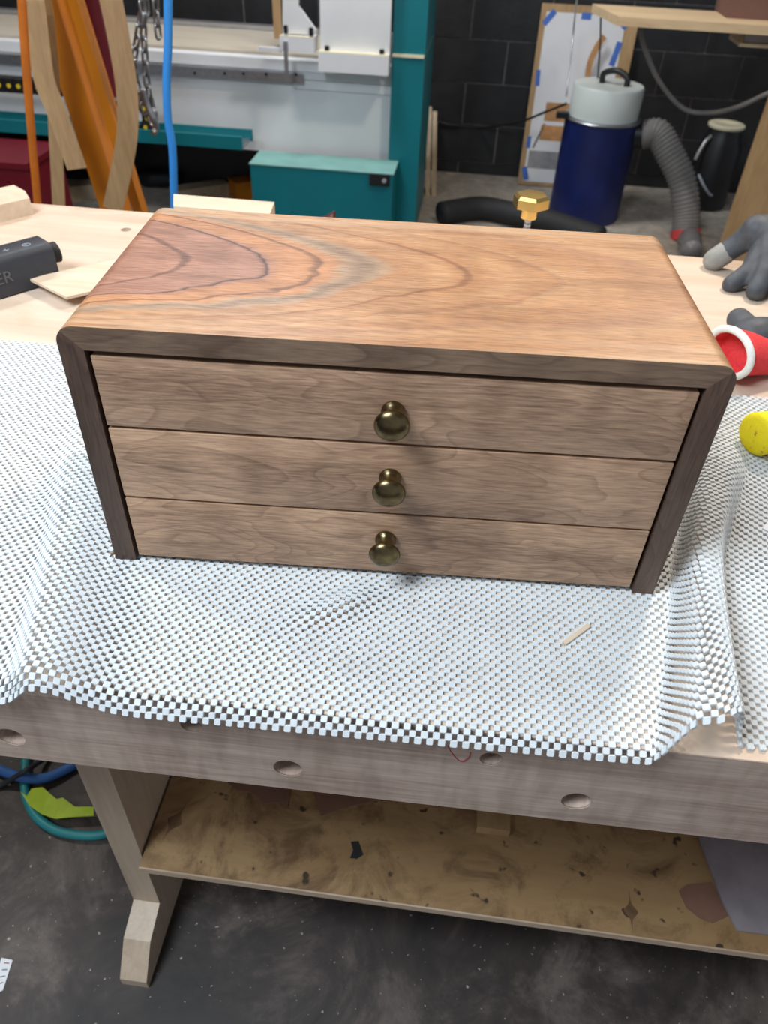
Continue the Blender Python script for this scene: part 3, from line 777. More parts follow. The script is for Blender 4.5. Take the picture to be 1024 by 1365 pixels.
scrap('paper_scrap', ((905, 1188), (916, 1180), (948, 1176), (962, 1200), (974, 1216), (972, 1221), (950, 1231), (932, 1224), (915, 1210)), SZ, 0.0016, M['brownpaper'], 'torn brown paper beside the plastic sheet on the shelf', 'paper')
for (u, v) in ((888, 1155), (688, 1160), (778, 1120), (520, 1160), (420, 1100)):
    pass
q = [P(u, v, z=SZ + 0.006) for u, v in ((930, 1112), (1040, 1112), (1040, 1248), (983, 1240), (965, 1205), (955, 1180))]
tag(mesh('plastic_sheet', prism(B(), [(p.x, p.y, SZ + 0.0025) for p in q], (0, 0, 0.004)), M['plastic'], bevel=0.0006), 'cloudy grey plastic sheet lying on the right of the shelf', 'plastic sheet')

# ------------------------------------------------------------------ hoses, tape and paper on the floor
def hose(name, pts, r, m, label, cat, group=None, sub=8, n=12):
    return tag(mesh(name, tube(B(), smooth_path(pts, sub), r, n), m, smooth=True), label, cat, group)
fl = lambda u, v, z: P(u, v, z=z)
hose('floor_hose', [fl(33, 985, 0.010), fl(34, 1010, 0.010), fl(33, 1040, 0.010), fl(36, 1065, 0.010), fl(52, 1092, 0.010), fl(85, 1110, 0.010), fl(138, 1112, 0.010), fl(185, 1085, 0.010), fl(212, 1050, 0.010), fl(216, 1020, 0.010)], 0.0085, M['tealh'], 'teal air hose looped on the floor by the bench leg', 'hose')
hose('floor_hose', [fl(-40, 1005, 0.014), fl(0, 1026, 0.014), fl(30, 1036, 0.026), fl(60, 1037, 0.016), fl(95, 1022, 0.010), fl(120, 1005, 0.010)], 0.0095, M['blueh2'], 'dusty blue air hose curved across the floor', 'hose')
hose('power_cable', [fl(-30, 1066, 0.006), fl(0, 1048, 0.006), fl(20, 1036, 0.03), fl(36, 1026, 0.046), fl(52, 1016, 0.018), fl(75, 1000, 0.006)], 0.0052, M['charcoal'], 'black power cable crossing over the floor hoses', 'cable')
pts = [(28, 1056), (36, 1062), (42, 1052), (57, 1050), (66, 1058), (76, 1066), (84, 1064), (100, 1076), (125, 1076), (125, 1088), (92, 1090), (74, 1092), (56, 1086), (40, 1075)]
bm = B(); ring = [bm.verts.new(fl(u, v, 0.020 + random.uniform(0, 0.006))) for u, v in pts]; bm.faces.new(ring)
bmesh.ops.triangulate(bm, faces=bm.faces[:]); bmesh.ops.solidify(bm, geom=bm.faces[:], thickness=0.002)
tag(mesh('marking_tape', bm, M['lime']), 'crumpled lime green tape stuck to the teal hose', 'tape')
q = [fl(2, 1277, 0.001), fl(17, 1280, 0.001), fl(4, 1320, 0.001), fl(-14, 1330, 0.001)]
pr = tag(mesh('printed_label', prism(B(), [(p.x, p.y, 0.0002) for p in q], (0, 0, 0.0012)), M['paper']), 'white printed paper strip on the floor', 'paper')
for k in range(4):
    t0 = 0.12 + 0.2 * k; a = q[0].lerp(q[3], t0); b = q[1].lerp(q[2], t0)
    o = mesh('print_line', tube(B(), [a.lerp(b, 0.35) + Vector((0, 0, 0.0006)), a.lerp(b, 0.8) + Vector((0, 0, 0.0006))], 0, flat=(0.0016, 0.0005), up=(0, 0, 1)), M['redink'] if k == 0 else M['greytext'], pr)

# ------------------------------------------------------------------ machine behind the bench
MY = 3.15
cnc = tag(empty('cnc_router', (-1.0, MY, 0)), 'large teal and white gantry router machine behind the bench', 'machine')
def cp(name, bm, m, **kw):
    o = mesh(name, bm, m, cnc, **kw); o.matrix_parent_inverse = Matrix.Translation((1.0, -MY, 0)); return o
X0 = -3.2
colx0, colx1 = P(520, 150, y=3.10).x, P(562, 150, y=3.10).x
zc = P(540, 74, y=3.10).z
cp('column_lower', box(B(), colx0, colx1, 3.10, 3.68, 0.0, zc - 0.006), M['teal'], bevel=0.012)
cp('column_upper', box(B(), colx0, colx1, 3.10, 3.68, zc + 0.006, 1.5), M['teal'], bevel=0.012)
cp('column_joint', box(B(), colx0 + 0.002, colx1 - 0.004, 3.092, 3.67, zc - 0.0058, zc + 0.0058), M['cream'])
xr = colx0 - 0.004
zb, zt = P(300, 188, y=MY).z, P(300, 98, y=MY).z
cp('bed_panel', box(B(), X0, xr, MY, MY + 0.03, zb - 0.03, zt), M['mwhite'], bevel=0.004)
cp('bed_ledge', box(B(), X0, xr, MY - 0.012, MY + 0.045, zt + 0.001, P(300, 86, y=MY).z - 0.004), M['mwhite'])
cp('panel_step', box(B(), P(392, 110, y=MY).x, xr, MY - 0.010, MY - 0.0005, P(450, 121, y=MY).z, zt - 0.002), M['mwhite'], bevel=0.004)
cp('bed_rail', box(B(), X0, xr, MY - 0.02, MY + 0.05, P(300, 86, y=MY).z - 0.003, P(300, 73, y=MY).z), M['mwhite'], bevel=0.005)
zr = P(300, 73, y=MY).z
cp('spoil_board', box(B(), X0, xr - 0.2, MY + 0.06, MY + 0.55, zr - 0.06, zr + 0.012), M['spoil'])
cp('bed_frame', box(B(), X0, xr, MY + 0.56, MY + 0.62, 0.12, zr + 0.03), M['alu'])
cp('void_shade_panel', box(B(), X0, xr, MY + 0.40, MY + 0.44, 0.0, zb - 0.04), M['black'])  # black panel added to give the void under the machine its shade
# gantry plates
gx0, gx1 = P(427, 40, y=3.05).x, P(524, 40, y=3.05).x
gz = P(470, 70, y=3.05).z
cp('gantry_plate', box(B(), gx0, min(gx1, colx0 - 0.006), 3.05, 3.075, gz, 1.45), M['mwhite'], bevel=0.003)
cp('gantry_foot', box(B(), gx0 - 0.004, min(gx1, colx0 - 0.006), 3.02, 3.09, P(470, 98, y=3.02).z, gz - 0.0012), M['mwhite'], bevel=0.004)
cp('gantry_ledge', box(B(), gx0 - 0.002, min(gx1, colx0 - 0.006), 3.022, 3.049, gz - 0.0010, gz + 0.0035), M['cream'])
for u, v in ((436, 67), (509, 72)):
    p = P(u, v, y=3.04); cp('bolt', lathe(B(), [(0.010, p.z - 0.012), (0.010, p.z + 0.016)], 8, c=(p.x, p.y - 0.0, 0)), M['black'])
# carriage with its slanted cheek
y_ = 3.03
poly = [(377, 44), (377, -60), (398, -60), (398, 8), (421, 40), (421, 46)]
cp('carriage_cheek', prism(B(), [P(u, v, y=y_) for u, v in poly], (0, 0.02, 0)), M['mwhite'], bevel=0.002)
a, b = P(374, 47, y=y_), P(420, 70, y=y_)
cp('carriage_block', box(B(), a.x, b.x, y_ - 0.02, y_ + 0.06, b.z, a.z), M['mwhite'], bevel=0.004)
cp('carriage_ledge', box(B(), a.x + 0.003, b.x - 0.002, y_ - 0.019, y_ - 0.0005, a.z + 0.0005, a.z + 0.004), M['cream'])
for u, v in ((381, 40), (415, 43)):
    p = P(u, v, y=y_ - 0.01); cp('bolt', lathe(B(), [(0.009, p.z - 0.012), (0.009, p.z + 0.016)], 8, c=(p.x, p.y, 0)), M['black'])
a, b = P(378, 55, y=y_ - 0.03), P(385, 100, y=y_ - 0.03)
cp('sensor_bar', box(B(), a.x, b.x, y_ - 0.034, y_ - 0.022, b.z, a.z), M['steel'], bevel=0.001)
a, b = P(345, 62, y=y_ - 0.01), P(376, 70, y=y_ - 0.01)
cp('sensor_arm', box(B(), a.x, b.x - 0.002, y_ - 0.015, y_ + 0.0, b.z, a.z), M['mwhite'], bevel=0.001)
a, b = P(0, 92, y=MY - 0.03), P(405, 105, y=MY - 0.03)
cp('rack_rail', box(B(), X0, b.x, MY - 0.034, MY - 0.022, P(300, 104, y=MY - 0.03).z, P(300, 92, y=MY - 0.03).z), M['steel'], bevel=0.001)
for u in (100, 180, 260, 300, 325, 355, 395):
    p = P(u, 93 + u * 0.015, y=MY - 0.035); cp('rail_bolt', lathe(B(), [(0.006, 0.0), (0.006, 0.006)], 8, axis='-Y', c=(p.x, MY - 0.0345, p.z)), M['black'])
# frame post seen in the opening
a, b = P(363, 0, y=3.3), P(376, 45, y=3.3)
cp('frame_post', box(B(), a.x, b.x, 3.3, 3.34, b.z - 0.02, 1.4), M['ply2'])
# front cable tray and cable carrier
ty = 2.95
xe = P(322, 180, y=ty).x
zt0, zt1 = P(150, 187, y=ty).z, P(150, 170, y=ty).z
cp('cable_tray', box(B(), X0, xe, ty, ty + 0.012, zt0, zt1), M['teal'], bevel=0.002)
cp('cable_tray_floor', box(B(), X0, xe, ty + 0.0125, ty + 0.14, zt0, zt0 + 0.012), M['steel'])
cp('cable_tray_back', box(B(), X0, xe + 0.01, ty + 0.1405, ty + 0.15, zt0, P(150, 159, y=ty + 0.145).z), M['teal'], bevel=0.002)
for k, i in enumerate(range(34)):
    x = P(0, 100, y=ty + 0.07).x - 0.15 + 0.044 * i
    if x > P(100, 120, y=ty + 0.07).x: break
    zc_ = P(30, 103, y=ty + 0.07).z - 0.03
    o = cp('carrier_link', box(B(), x, x + 0.040, ty + 0.04, ty + 0.10, zc_ - 0.028, zc_ + 0.028), M['black'], bevel=0.006)
    b = B(); lathe(b, [(0.009, 0), (0.009, 0.003)], 12, axis='-Y', c=(x + 0.02, ty + 0.0398, zc_)); d_ = mesh('link_dot', b, M['yellow'], o)
    if x > P(88, 120, y=ty + 0.07).x: pass
cx_, cz_ = P(178, 158, y=ty + 0.07).x, zt0 + 0.095
for k in range(6):
    a = math.radians(95 - 33 * k); r0 = 0.070
    bm = B(); box(bm, -0.020, 0.020, ty + 0.04, ty + 0.10, -0.027, 0.027)
    bmesh.ops.rotate(bm, verts=bm.verts, cent=(0, 0, 0), matrix=Matrix.Rotation(-(a - math.pi / 2), 3, 'Y'))
    bmesh.ops.translate(bm, verts=bm.verts, vec=(cx_ + r0 * math.cos(a) * 1.1, 0, cz_ + r0 * math.sin(a)))
    o = cp('carrier_link', bm, M['black'], bevel=0.005)
    b = B(); lathe(b, [(0.009, 0), (0.009, 0.003)], 12, axis='-Y', c=(cx_ + r0 * math.cos(a) * 1.1, ty + 0.0398, cz_ + r0 * math.sin(a))); mesh('link_dot', b, M['yellow'], o)
# control cabinet in front of the column
kx0, kx1 = P(335, 240, y=2.9).x, P(523, 250, y=2.9).x
kz = 0.352
cab = tag(empty('control_cabinet', ((kx0 + kx1) / 2, 3.0, 0)), 'low teal steel cabinet with a dusty top in front of the machine column', 'cabinet')
def kp(name, bm, m, **kw):
    o = mesh(name, bm, m, cab, **kw); o.matrix_parent_inverse = Matrix.Translation(cab.location * -1); return o
kp('cabinet_body', box(B(), kx0, kx1, 2.9, 3.09, 0.0, kz - 0.0042), M['teal'], bevel=0.006)
kp('cabinet_top', box(B(), kx0 - 0.004, kx1 + 0.004, 2.896, 3.094, kz - 0.004, kz), M['teal_dark'], bevel=0.0015)
a, b = P(493, 231, y=2.895), P(519, 248, y=2.895)
lk = kp('door_latch', box(B(), a.x, b.x, 2.888, 2.8985, b.z, a.z), M['black'], bevel=0.002)
bm = B(); lathe(bm, [(0.009, 0), (0.009, 0.006)], 14, axis='-Y', c=(b.x - 0.022, 2.8878, (a.z + b.z) / 2)); mesh('latch_button', bm, M['palegrey'], lk)

# ------------------------------------------------------------------ hoist, chain, hanging strips and hoses
HY = 2.0
hx = P(110, 140, y=HY).x
hoist = tag(empty('engine_hoist', (hx, HY, 0)), 'orange steel shop hoist with a maroon hydraulic ram', 'hoist')
def hp(name, bm, m, **kw):
    o = mesh(name, bm, m, hoist, **kw); o.matrix_parent_inverse = Matrix.Translation(hoist.location * -1); return o
a0 = P(57, 0, y=HY).x; mw = P(92, 0, y=HY).x
mA, mB = P(68, 0, y=HY + 0.05), P(152, 270, y=HY + 0.05); md = (mB - mA).normalized()
mTop = mA + md * ((1.75 - mA.z) / md.z); mBot = mA + md * ((0.06 - mA.z) / md.z)
hp('mast', tube(B(), [mTop, mBot], 0, flat=(0.074, 0.08), up=(0, 1, 0)), M['orange'], bevel=0.006)
pA, pB = P(101, 0, y=HY - 0.015), P(187, 280, y=HY - 0.015)
dd = (pB - pA).normalized()
low = pA + dd * ((pA.z - 0.06) / -dd.z); upp = pA - dd * ((1.75 - pA.z) / -dd.z)
hp('brace', tube(B(), [upp, low], 0, flat=(0.032, 0.045), up=(0, 1, 0)), M['orange'], bevel=0.004)
hp('base_leg', box(B(), mBot.x - 0.08, low.x + 0.05, HY - 0.04, HY + 0.12, 0.0, 0.059), M['orange'], bevel=0.006)
hp('boom', box(B(), mTop.x - 0.35, mTop.x + 1.1, HY + 0.001, HY + 0.099, 1.752, 1.84), M['orange'], bevel=0.006)
r0, r1 = P(116, 0, y=HY + 0.16), P(149, 150, y=HY + 0.16)
rd = (r1 - r0).normalized()
hp('hydraulic_ram', tube(B(), [r0 - rd * 0.55, r1 - rd * 0.05], 0.040, 20), M['maroon'], auto=40)
hp('ram_band', tube(B(), [r1 - rd * 0.0499, r1 - rd * 0.040], 0.041, 20), M['palegrey'])
hp('ram_foot', tube(B(), [r1 - rd * 0.0398, r1 + rd * 0.03], 0.034, 20), M['maroon'], auto=40)
hp('ram_bracket', box(B(), r1.x - 0.09, r1.x + 0.03, HY + 0.12, HY + 0.20, r1.z - 0.10, r1.z - 0.036), M['orange'], bevel=0.004)
hp('ram_head', box(B(), mTop.x - 0.02, (r0 - rd * 0.55).x + 0.04, HY + 0.101, HY + 0.20, (r0 - rd * 0.55).z, 1.751), M['orange'], bevel=0.004)

# veneer strips draped from the boom
def ribbon(pix, y, w, label, topz=1.86):
    pts = [P(u, v, y=y) for u, v in pix]
    head = Vector((pts[0].x - 0.02, HY + 0.03, topz)); head2 = head + Vector((0, -0.05, -0.08))
    path = [head + Vector((0, 0.05, -0.012)), head, head2, head2.lerp(pts[0], 0.5)] + smooth_path(pts, 6)
    return tag(mesh('veneer_strip', tube(B(), path, 0, flat=(w, 0.003), up=(0.15, -1, 0.05)), M['strip']), label, 'wood strip', 'veneer strips on the hoist boom')
ribbon([(44, 0), (52, 60), (60, 110), (78, 155), (103, 225)], 1.82, 0.060, 'tan veneer strip curling forward to a cut end beside the orange cord')
ribbon([(62, 20), (70, 100), (74, 180), (77, 240), (80, 300)], 1.88, 0.040, 'straight tan veneer strip hanging behind the curled one')
ribbon([(148, 0), (160, 60), (169, 120), (170, 170), (164, 215), (150, 280)], 1.86, 0.062, 'wide tan veneer strip hanging in front of the hoist brace and chain')

# chain hung over the boom
chain = tag(empty('lifting_chain', (P(195, 60, y=1.95).x, 1.95, 0.9)), 'galvanised steel chain hanging in several strands from the hoist', 'chain')
lm = B(); lp = []
for k in range(20):
    t = 2 * math.pi * k / 20
    lp.append((0.009 * math.cos(t), 0.0, 0.0105 * math.sin(t) + (0.009 if math.sin(t) > 0 else -0.009)))
tube(lm, lp, 0.0042, 6, closed=True, up=(0, 1, 0)); bmesh.ops.recalc_face_normals(lm, faces=lm.faces)
lme = bpy.data.meshes.new('chain_link'); lm.to_mesh(lme); lm.free()
for p in lme.polygons: p.use_smooth = True
lme.materials.append(M['steel'])
def strand(pts, pitch=0.030):
    path = smooth_path(pts, 30); acc = 0.0; k = 0; last = path[0]
    for p in path:
        if k and (p - last).length < pitch: continue
        o = bpy.data.objects.new('link', lme); COL.objects.link(o)
        d = (p - last) if k else (path[1] - path[0])
        mt = d.to_track_quat('Z', 'Y').to_matrix().to_4x4() @ Matrix.Rotation(math.radians(90 * (k % 2) + 30), 4, 'Z')
        mt.translation = p
        o.parent = chain; o.matrix_parent_inverse = Matrix.Translation(chain.location * -1); o.matrix_basis = mt
        last = p; k += 1
cy = 1.95
topc = P(186, -20, y=cy); hang = Vector((topc.x, cy, 1.75))
strand([hang, P(186, -20, y=cy), P(188, 20, y=cy), P(183, 50, y=cy), P(178, 82, y=cy)])
strand([hang + Vector((0.025, 0.02, 0)), P(192, -20, y=cy + .02), P(191, 30, y=cy + .02), P(193, 70, y=cy + .02), P(196, 110, y=cy + .02), P(207, 165, y=cy + .02)])
strand([P(178, 84, y=cy + .03), P(182, 110, y=cy + .03), P(192, 145, y=cy + .03), P(208, 172, y=cy + .03)])
strand([hang + Vector((0.08, 0.08, 0)), P(206, -20, y=cy + .08), P(208, 20, y=cy + .08), P(212, 54, y=cy + .08)])
hk = P(208, 172, y=cy + 0.015)
bm = B(); tube(bm, smooth_path([P(190, 118, y=cy), P(196, 140, y=cy), P(205, 160, y=cy), hk, P(204, 177, y=cy)], 6), 0.010, 10)
o = mesh('hook', bm, M['steel'], chain, smooth=True); o.matrix_parent_inverse = Matrix.Translation(chain.location * -1)

# hoses hanging from the ceiling
def hang_hose(name, pix, y, r, m, label):
    pts = [P(u, v, y=y) for u, v in pix]
    head = Vector((pts[0].x - 0.02, y + 0.05, 3.399)); head2 = Vector((pts[0].x - 0.015, y + 0.02, 2.2))
    return tag(mesh(name, tube(B(), [head, head.lerp(pts[0], 0.3), head.lerp(pts[0], 0.6), head.lerp(pts[0], 0.9)] + smooth_path(pts, 10), r, 14), m, smooth=True), label, 'hose')
hang_hose('air_hose', [(224, 0), (224, 60), (222, 110), (224, 160), (230, 200), (232, 275), (232, 330)], 1.25, 0.0088, M['blueh'], 'bright blue air hose hanging down behind the chest')
hang_hose('air_hose', [(29, 0), (35, 90), (42, 180), (50, 270), (56, 330)], 1.35, 0.0095, M['orange2'], 'orange air hose hanging beside the veneer strips')

# maroon tool chest and offcuts under the machine
mx0, mx1 = -2.75, P(58, 225, y=2.75).x
tb = tag(empty('tool_chest', ((mx0 + mx1) / 2, 2.9, 0)), 'low maroon steel tool chest on the floor under the machine', 'tool chest')
def tp(name, bm, m, **kw):
    o = mesh(name, bm, m, tb, **kw); o.matrix_parent_inverse = Matrix.Translation(tb.location * -1); return o
ztc = P(0, 222, y=2.62).z
tp('chest_body', box(B(), mx0, mx1, 2.62, 2.93, 0.0, ztc - 0.005), M['maroon'], bevel=0.006)
tp('chest_lid', box(B(), mx0 - 0.006, mx1 + 0.006, 2.612, 2.936, ztc - 0.0045, ztc + 0.02), M['maroon'], bevel=0.006)
tp('chest_handle', tube(B(), smooth_path([(mx1 - 0.30, 2.611, 0.12), (mx1 - 0.29, 2.585, 0.12), (mx1 - 0.15, 2.585, 0.12), (mx1 - 0.14, 2.611, 0.12)], 5), 0.006, 8), M['steel'])
def offcut(u, v, L, w, h, ang, m, label):
    p = P(u, v, z=0.0); a = math.radians(ang); bm = B(); box(bm, -L / 2, L / 2, -w / 2, w / 2, 0.0, h)
    o = mesh('lumber_offcut', bm, m, bevel=0.003); o.location = (p.x, p.y, 0.0); o.rotation_euler.z = a
    return tag(o, label, 'lumber')
offcut(268, 262, 0.30, 0.09, 0.06, 38, M['pine'], 'pale lumber offcut on the floor under the machine')
offcut(328, 262, 0.14, 0.10, 0.09, 38, M['orange'], 'short orange painted block on the floor under the machine')
offcut(118, 262, 0.36, 0.10, 0.07, 30, M['pine'], 'pale lumber offcut on the floor behind the hoist')
offcut(250, 225, 0.9, 0.14, 0.10, 4, M['brownbox'], 'long brown timber lying on the floor under the machine tray')
bm = B()
for k in range(9):
    a = P(190 + 5 * k, 236 + (k * 5) % 10, z=0.03); capsule(bm, a, a + Vector((0.06, 0.05 * (-1) ** k, 0.02)), 0.045, 0.035)
o = remeshed('rag_heap', bm, M['rubber'], None, 0.012, 4); tag(o, 'black rag heap on the floor under the machine', 'rags')
lowz = min(v.co.z for v in o.data.vertices); o.location.z = -lowz

# ------------------------------------------------------------------ back right corner
# laths leaning by the column
for k, (u0_, u1_, v0_) in enumerate(((573, 568, 142), (580, 576, 148))):
    t_ = P(u0_, v0_, y=4.12); b_ = P(u1_, 292, y=3.75)
    b_.z = 0.0; bm = B(); d = Vector((t_.x, t_.y, t_.z)) - b_
    prism(bm, [(b_.x - 0.012, b_.y - 0.02, 0), (b_.x + 0.012, b_.y - 0.02, 0), (b_.x + 0.012, b_.y + 0.005, 0), (b_.x - 0.012, b_.y + 0.005, 0)], d)
    tag(mesh('pine_lath', bm, M['pine'], bevel=0.001), ('narrow pine lath leaning on the wall, close against the teal column', 'narrow pine lath leaning on the wall, next to the bare black blocks')[k], 'lath', 'laths leaning on the wall')
# plywood panel with taped paper
pb = P(690, 252, y=4.02); pt = P(722, 18, y=4.10); ptr = P(853, 32, y=4.10)
pan = tag(empty('plywood_panel', ((pb.x + ptr.x) / 2, 4.05, 0)), 'plywood panel leaning on the wall with a taped paper sheet', 'panel')
Hh = 0.86
wL, wR = pt.x, ptr.x
leanv = Vector((0, 0.12, math.sqrt(Hh ** 2 - 0.12 ** 2))) ; ln = leanv.normalized(); nrm = Vector((0, -ln.z, ln.y))
org = Vector((wL, 4.035, 0.004))
def pp(name, s0, s1, t0, t1, off, th, m, par=None, rot=0.0):
    c = org + Vector(((s0 + s1) / 2, 0, 0)) + ln * ((t0 + t1) / 2) + nrm * off
    ca, sa = math.cos(rot), math.sin(rot); ex = Vector((1, 0, 0)) * ca + ln * sa; ey = ln * ca - Vector((1, 0, 0)) * sa
    hw, hh_ = (s1 - s0) / 2, (t1 - t0) / 2
    o = mesh(name, prism(B(), [c - ex * hw - ey * hh_, c + ex * hw - ey * hh_, c + ex * hw + ey * hh_, c - ex * hw + ey * hh_], nrm * th), m, par or pan)
    o.matrix_parent_inverse = Matrix.Translation(pan.location * -1); return o
Wp = wR - wL
sh = pp('panel_board', 0, Wp, 0, Hh, -0.010, 0.010, M['ply2'])
pp('paper_sheet', 0.028, Wp - 0.065, 0.02, Hh - 0.035, 0.0004, 0.0008, M['paper'])
for s_, t_, w_, h_, r_ in ((0.045, 0.80, 0.075, 0.028, 0.9), (0.23, 0.815, 0.05, 0.03, 0), (Wp - 0.085, 0.80, 0.075, 0.03, -0.7), (0.03, 0.53, 0.022, 0.075, 0.06), (0.03, 0.22, 0.022, 0.06, 0), (0.035, 0.06, 0.03, 0.07, 0.3), (Wp - 0.085, 0.66, 0.03, 0.11, -0.2)):
    pp('tape_strip', s_ - w_ / 2, s_ + w_ / 2, t_ - h_ / 2, t_ + h_ / 2, 0.0016, 0.0006, M['tape'], None, r_)
pp('print_area', 0.095, 0.24, 0.33, 0.42, 0.0016, 0.0004, M['printbrown']); pp('print_area', 0.085, 0.24, 0.235, 0.31, 0.0016, 0.0004, M['printbrown'])
pp('print_area', 0.04, 0.30, 0.09, 0.18, 0.0016, 0.0004, M['printgrey'])
pp('print_area', 0.075, 0.085, 0.19, 0.32, 0.0016, 0.0004, M['greytext'], None, -0.35)
# bent wood loops and cords in front of the paper
yb = 3.86
hose('hanging_cord', [P(768, 0, y=3.3) + Vector((0, 0, 0.06)), P(766, 25, y=yb), P(762, 70, y=yb), P(757, 110, y=3.80), P(755, 128, y=3.75)], 0.004, M['steel'], 'thin grey cord hanging left of the taped panel drawing above the drum', 'cord')
hose('hanging_cord', [P(801, 24, y=3.2), P(800, 60, y=3.45), P(797, 104, y=3.55)], 0.004, M['black'], 'black cord running from the table down to the drum lid handle', 'cord')
pth = [P(806, 48, y=4.085), P(796, 62, y=4.08), P(787, 82, y=4.07), P(783, 104, y=4.06)]
o = mesh('bent_strip', tube(B(), smooth_path(pth, 6), 0, flat=(0.028, 0.012), up=(0, -1, 0)), M['printbrown'], pan); o.matrix_parent_inverse = Matrix.Translation(pan.location * -1)
o['label'] = 'bent brown wood strip hung on the paper'

# dust drum
dx, dy_ = 0.655, 3.62
drum = tag(empty('dust_drum', (dx, dy_, 0)), 'navy blue dust collector drum with a pale grey lid and black handle', 'drum')
R0 = 0.178
zl = 0.475
mesh('drum_body', lathe(B(), [(R0 * 0.98, 0), (R0, 0.01), (R0, 0.2), (R0, zl - 0.012)], 48), M['barrel'], drum, auto=40)
mesh('clamp_ring', lathe(B(), [(R0 + 0.003, zl - 0.0118), (R0 + 0.009, zl - 0.004), (R0 + 0.003, zl + 0.004)], 48), M['steel'], drum, auto=60)
lid = mesh('drum_lid', lathe(B(), [(R0 - 0.012, zl + 0.0042), (R0 - 0.012, zl + 0.13), (R0 - 0.018, zl + 0.138), (R0 - 0.05, zl + 0.140), (0.06, zl + 0.140), (0.055, zl + 0.134)], 48), M['lidwhite'], drum, auto=40)
hd = smooth_path([(-0.03, 0.04, zl + 0.136), (-0.03, 0.035, zl + 0.175), (0.02, 0.0, zl + 0.195), (0.07, -0.03, zl + 0.175), (0.075, -0.035, zl + 0.136)], 6)
mesh('lid_handle', tube(B(), hd, 0.014, 10), M['black'], lid, smooth=True)
mesh('inlet_collar', tube(B(), [(R0 - 0.02, -0.03, 0.415), (R0 + 0.055, -0.045, 0.415)], 0.060, 24), M['black'], drum, auto=40)
bm = B(); box(bm, -R0 - 0.05, -R0 + 0.008, -0.08, -0.04, zl - 0.006, zl + 0.02); mesh('clamp_lever', bm, M['black'], drum, bevel=0.004)
# flexible duct with ribs
start = Vector((dx + R0 + 0.030, dy_ - 0.04, 0.415))
hp_ = smooth_path([start, start + Vector((0.06, -0.02, 0.012)), P(893, 205, y=3.52), P(909, 240, y=3.48), P(915, 280, y=3.44), P(914, 308, y=3.40)], 26)
duct = tag(empty('duct_hose', (start.x, start.y, 0)), 'ribbed grey duct hose bending from the drum down to the floor', 'duct hose')
N = len(hp_)
o = mesh('hose_wall', tube(B(), hp_, 0.06, 20, rfun=lambda t: 0.064 + 0.0035 * math.sin(t * N * math.pi / 2.0)), M['ghose'], duct, smooth=True); o.matrix_parent_inverse = Matrix.Translation(duct.location * -1)
e1 = hp_[-1]; ed = (hp_[-1] - hp_[-3]).normalized()
o = mesh('hose_cuff', tube(B(), [e1 - ed * 0.005, e1 + ed * 0.040], 0.070, 24), M['red'], duct, auto=40); o.matrix_parent_inverse = Matrix.Translation(duct.location * -1)
tail = smooth_path([e1 + ed * 0.041, e1 + ed * 0.06, Vector((e1.x - 0.01, e1.y - 0.14, 0.052)), Vector((e1.x - 0.03, e1.y - 0.30, 0.050))], 12)
o = mesh('hose_tail', tube(B(), tail, 0.048, 20), M['clear'], duct, smooth=True); o.matrix_parent_inverse = Matrix.Translation(duct.location * -1)
# black hose along the floor
hose('floor_duct', [P(588, 284, z=0.06), P(640, 277, z=0.06), P(690, 286, z=0.06), P(735, 296, z=0.06), P(800, 318, z=0.06)], 0.055, M['rubber'], 'thick black hose lying on the floor in front of the navy drum', 'hose', n=16)
# drum power cord
hose('power_cable', [P(755, 138, y=3.50), P(725, 150, y=3.6), P(690, 163, y=3.9), P(640, 170, y=4.16), P(600, 166, y=4.16), P(584, 162, y=4.165)], 0.006, M['rubber'], 'black power cable running along the block wall to the drum', 'cable')

# work table against the wall
tz = 0.957
tl = P(825, 22, z=tz); bl = P(790, 5, z=tz)
wt = tag(empty('side_table', (1.5, 3.2, 0)), 'pale plywood side table with a panel leg by the back wall', 'table')
def wp(name, bm, m, **kw):
    o = mesh(name, bm, m, wt, **kw); o.matrix_parent_inverse = Matrix.Translation((-1.5, -3.2, 0)); return o
wp('tabletop', prism(B(), [(tl.x, tl.y, tz), (2.4, tl.y - 0.02, tz), (2.4, bl.y, tz), (bl.x, bl.y, tz)], (0, 0, -0.030)), M['ply'], bevel=0.001)
px0 = P(965, 330, y=2.98).x
wp('panel_leg', box(B(), px0 - 0.015, 1.75, 2.99, 3.01, 0.0, tz - 0.0305), M['ply2'], bevel=0.001)
wp('panel_leg', box(B(), 2.30, 2.32, 3.0, 3.30, 0.0, tz - 0.0305), M['ply2'], bevel=0.001)
a = P(968, 24, z=tz)
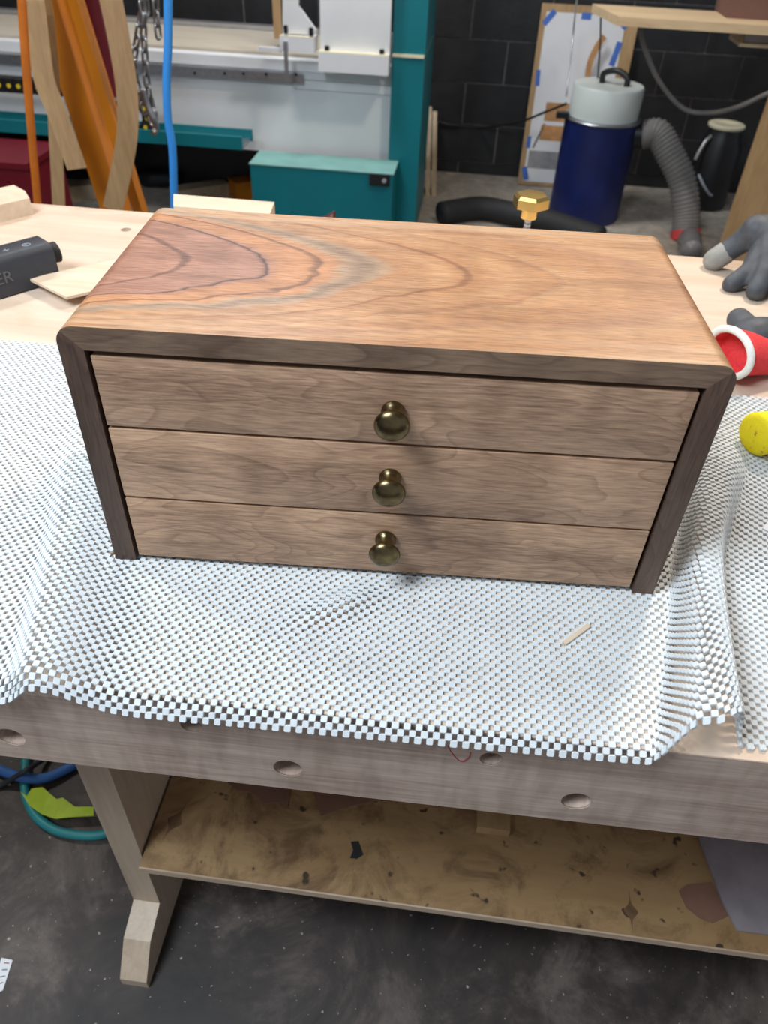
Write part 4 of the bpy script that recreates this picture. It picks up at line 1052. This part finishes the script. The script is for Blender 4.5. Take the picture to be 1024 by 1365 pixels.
tag(mesh('cardboard_box', box(B(), a.x, a.x + 0.42, a.y - 0.0, a.y + 0.22, tz + 0.0002, tz + 0.12), M['brownbox'], bevel=0.003), 'brown cardboard box on the side table', 'box')
a, b = P(985, 62, y=3.10), P(1024, 40, y=3.10)
tray = wp('hanging_tray', box(B(), a.x, a.x + 0.4, 3.10, 3.28, a.z, a.z + 0.012), M['ply'], bevel=0.001)
b2 = B(); box(b2, a.x, a.x + 0.012, 3.10, 3.28, a.z + 0.0121, tz - 0.0305); o = mesh('tray_side', b2, M['ply2'], tray)
b2 = B(); box(b2, a.x + 0.02, a.x + 0.3, 3.14, 3.26, a.z + 0.0121, a.z + 0.045); o = mesh('tray_paper', b2, M['paper'], tray, bevel=0.004)
# grey cable drooping below the table
hose('drooping_cable', [P(853, 34, y=3.12) , P(860, 65, y=3.2), P(880, 110, y=3.25), P(912, 145, y=3.25), P(950, 150, y=3.2), P(985, 142, y=3.1), P(1016, 128, y=3.04), P(1040, 118, y=2.975)], 0.010, M['ghose'], 'grey cable drooping below the side table', 'cable', n=10)
# black canister with a cream lid
cxx, cyy = (P(945, 163, y=3.93).x + P(995, 163, y=3.93).x) / 2, 3.93
can = tag(empty('black_canister', (cxx, cyy, 0)), 'black canister with a round cream lid against the block wall', 'canister')
mesh('canister_body', lathe(B(), [(0.105, 0), (0.11, 0.02), (0.11, 0.30), (0.085, 0.36), (0.08, 0.395)], 32), M['black'], can, auto=40)
mesh('canister_lid', lathe(B(), [(0.088, 0.3952), (0.092, 0.40), (0.092, 0.410), (0.085, 0.414), (0.05, 0.414), (0.045, 0.411)], 32), M['cream'], can, auto=40)
mesh('canister_valve', tube(B(), smooth_path([(-0.075, -0.05, 0.36), (-0.10, -0.07, 0.34), (-0.12, -0.08, 0.29), (-0.13, -0.085, 0.25)], 5), 0.010, 10), M['alu'], can, smooth=True)
mesh('canister_hose', tube(B(), smooth_path([(-0.09, -0.085, 0.18), (-0.06, -0.125, 0.14), (-0.02, -0.125, 0.10), (0.0, -0.115, 0.09)], 5), 0.007, 8), M['palegrey'], can, smooth=True)
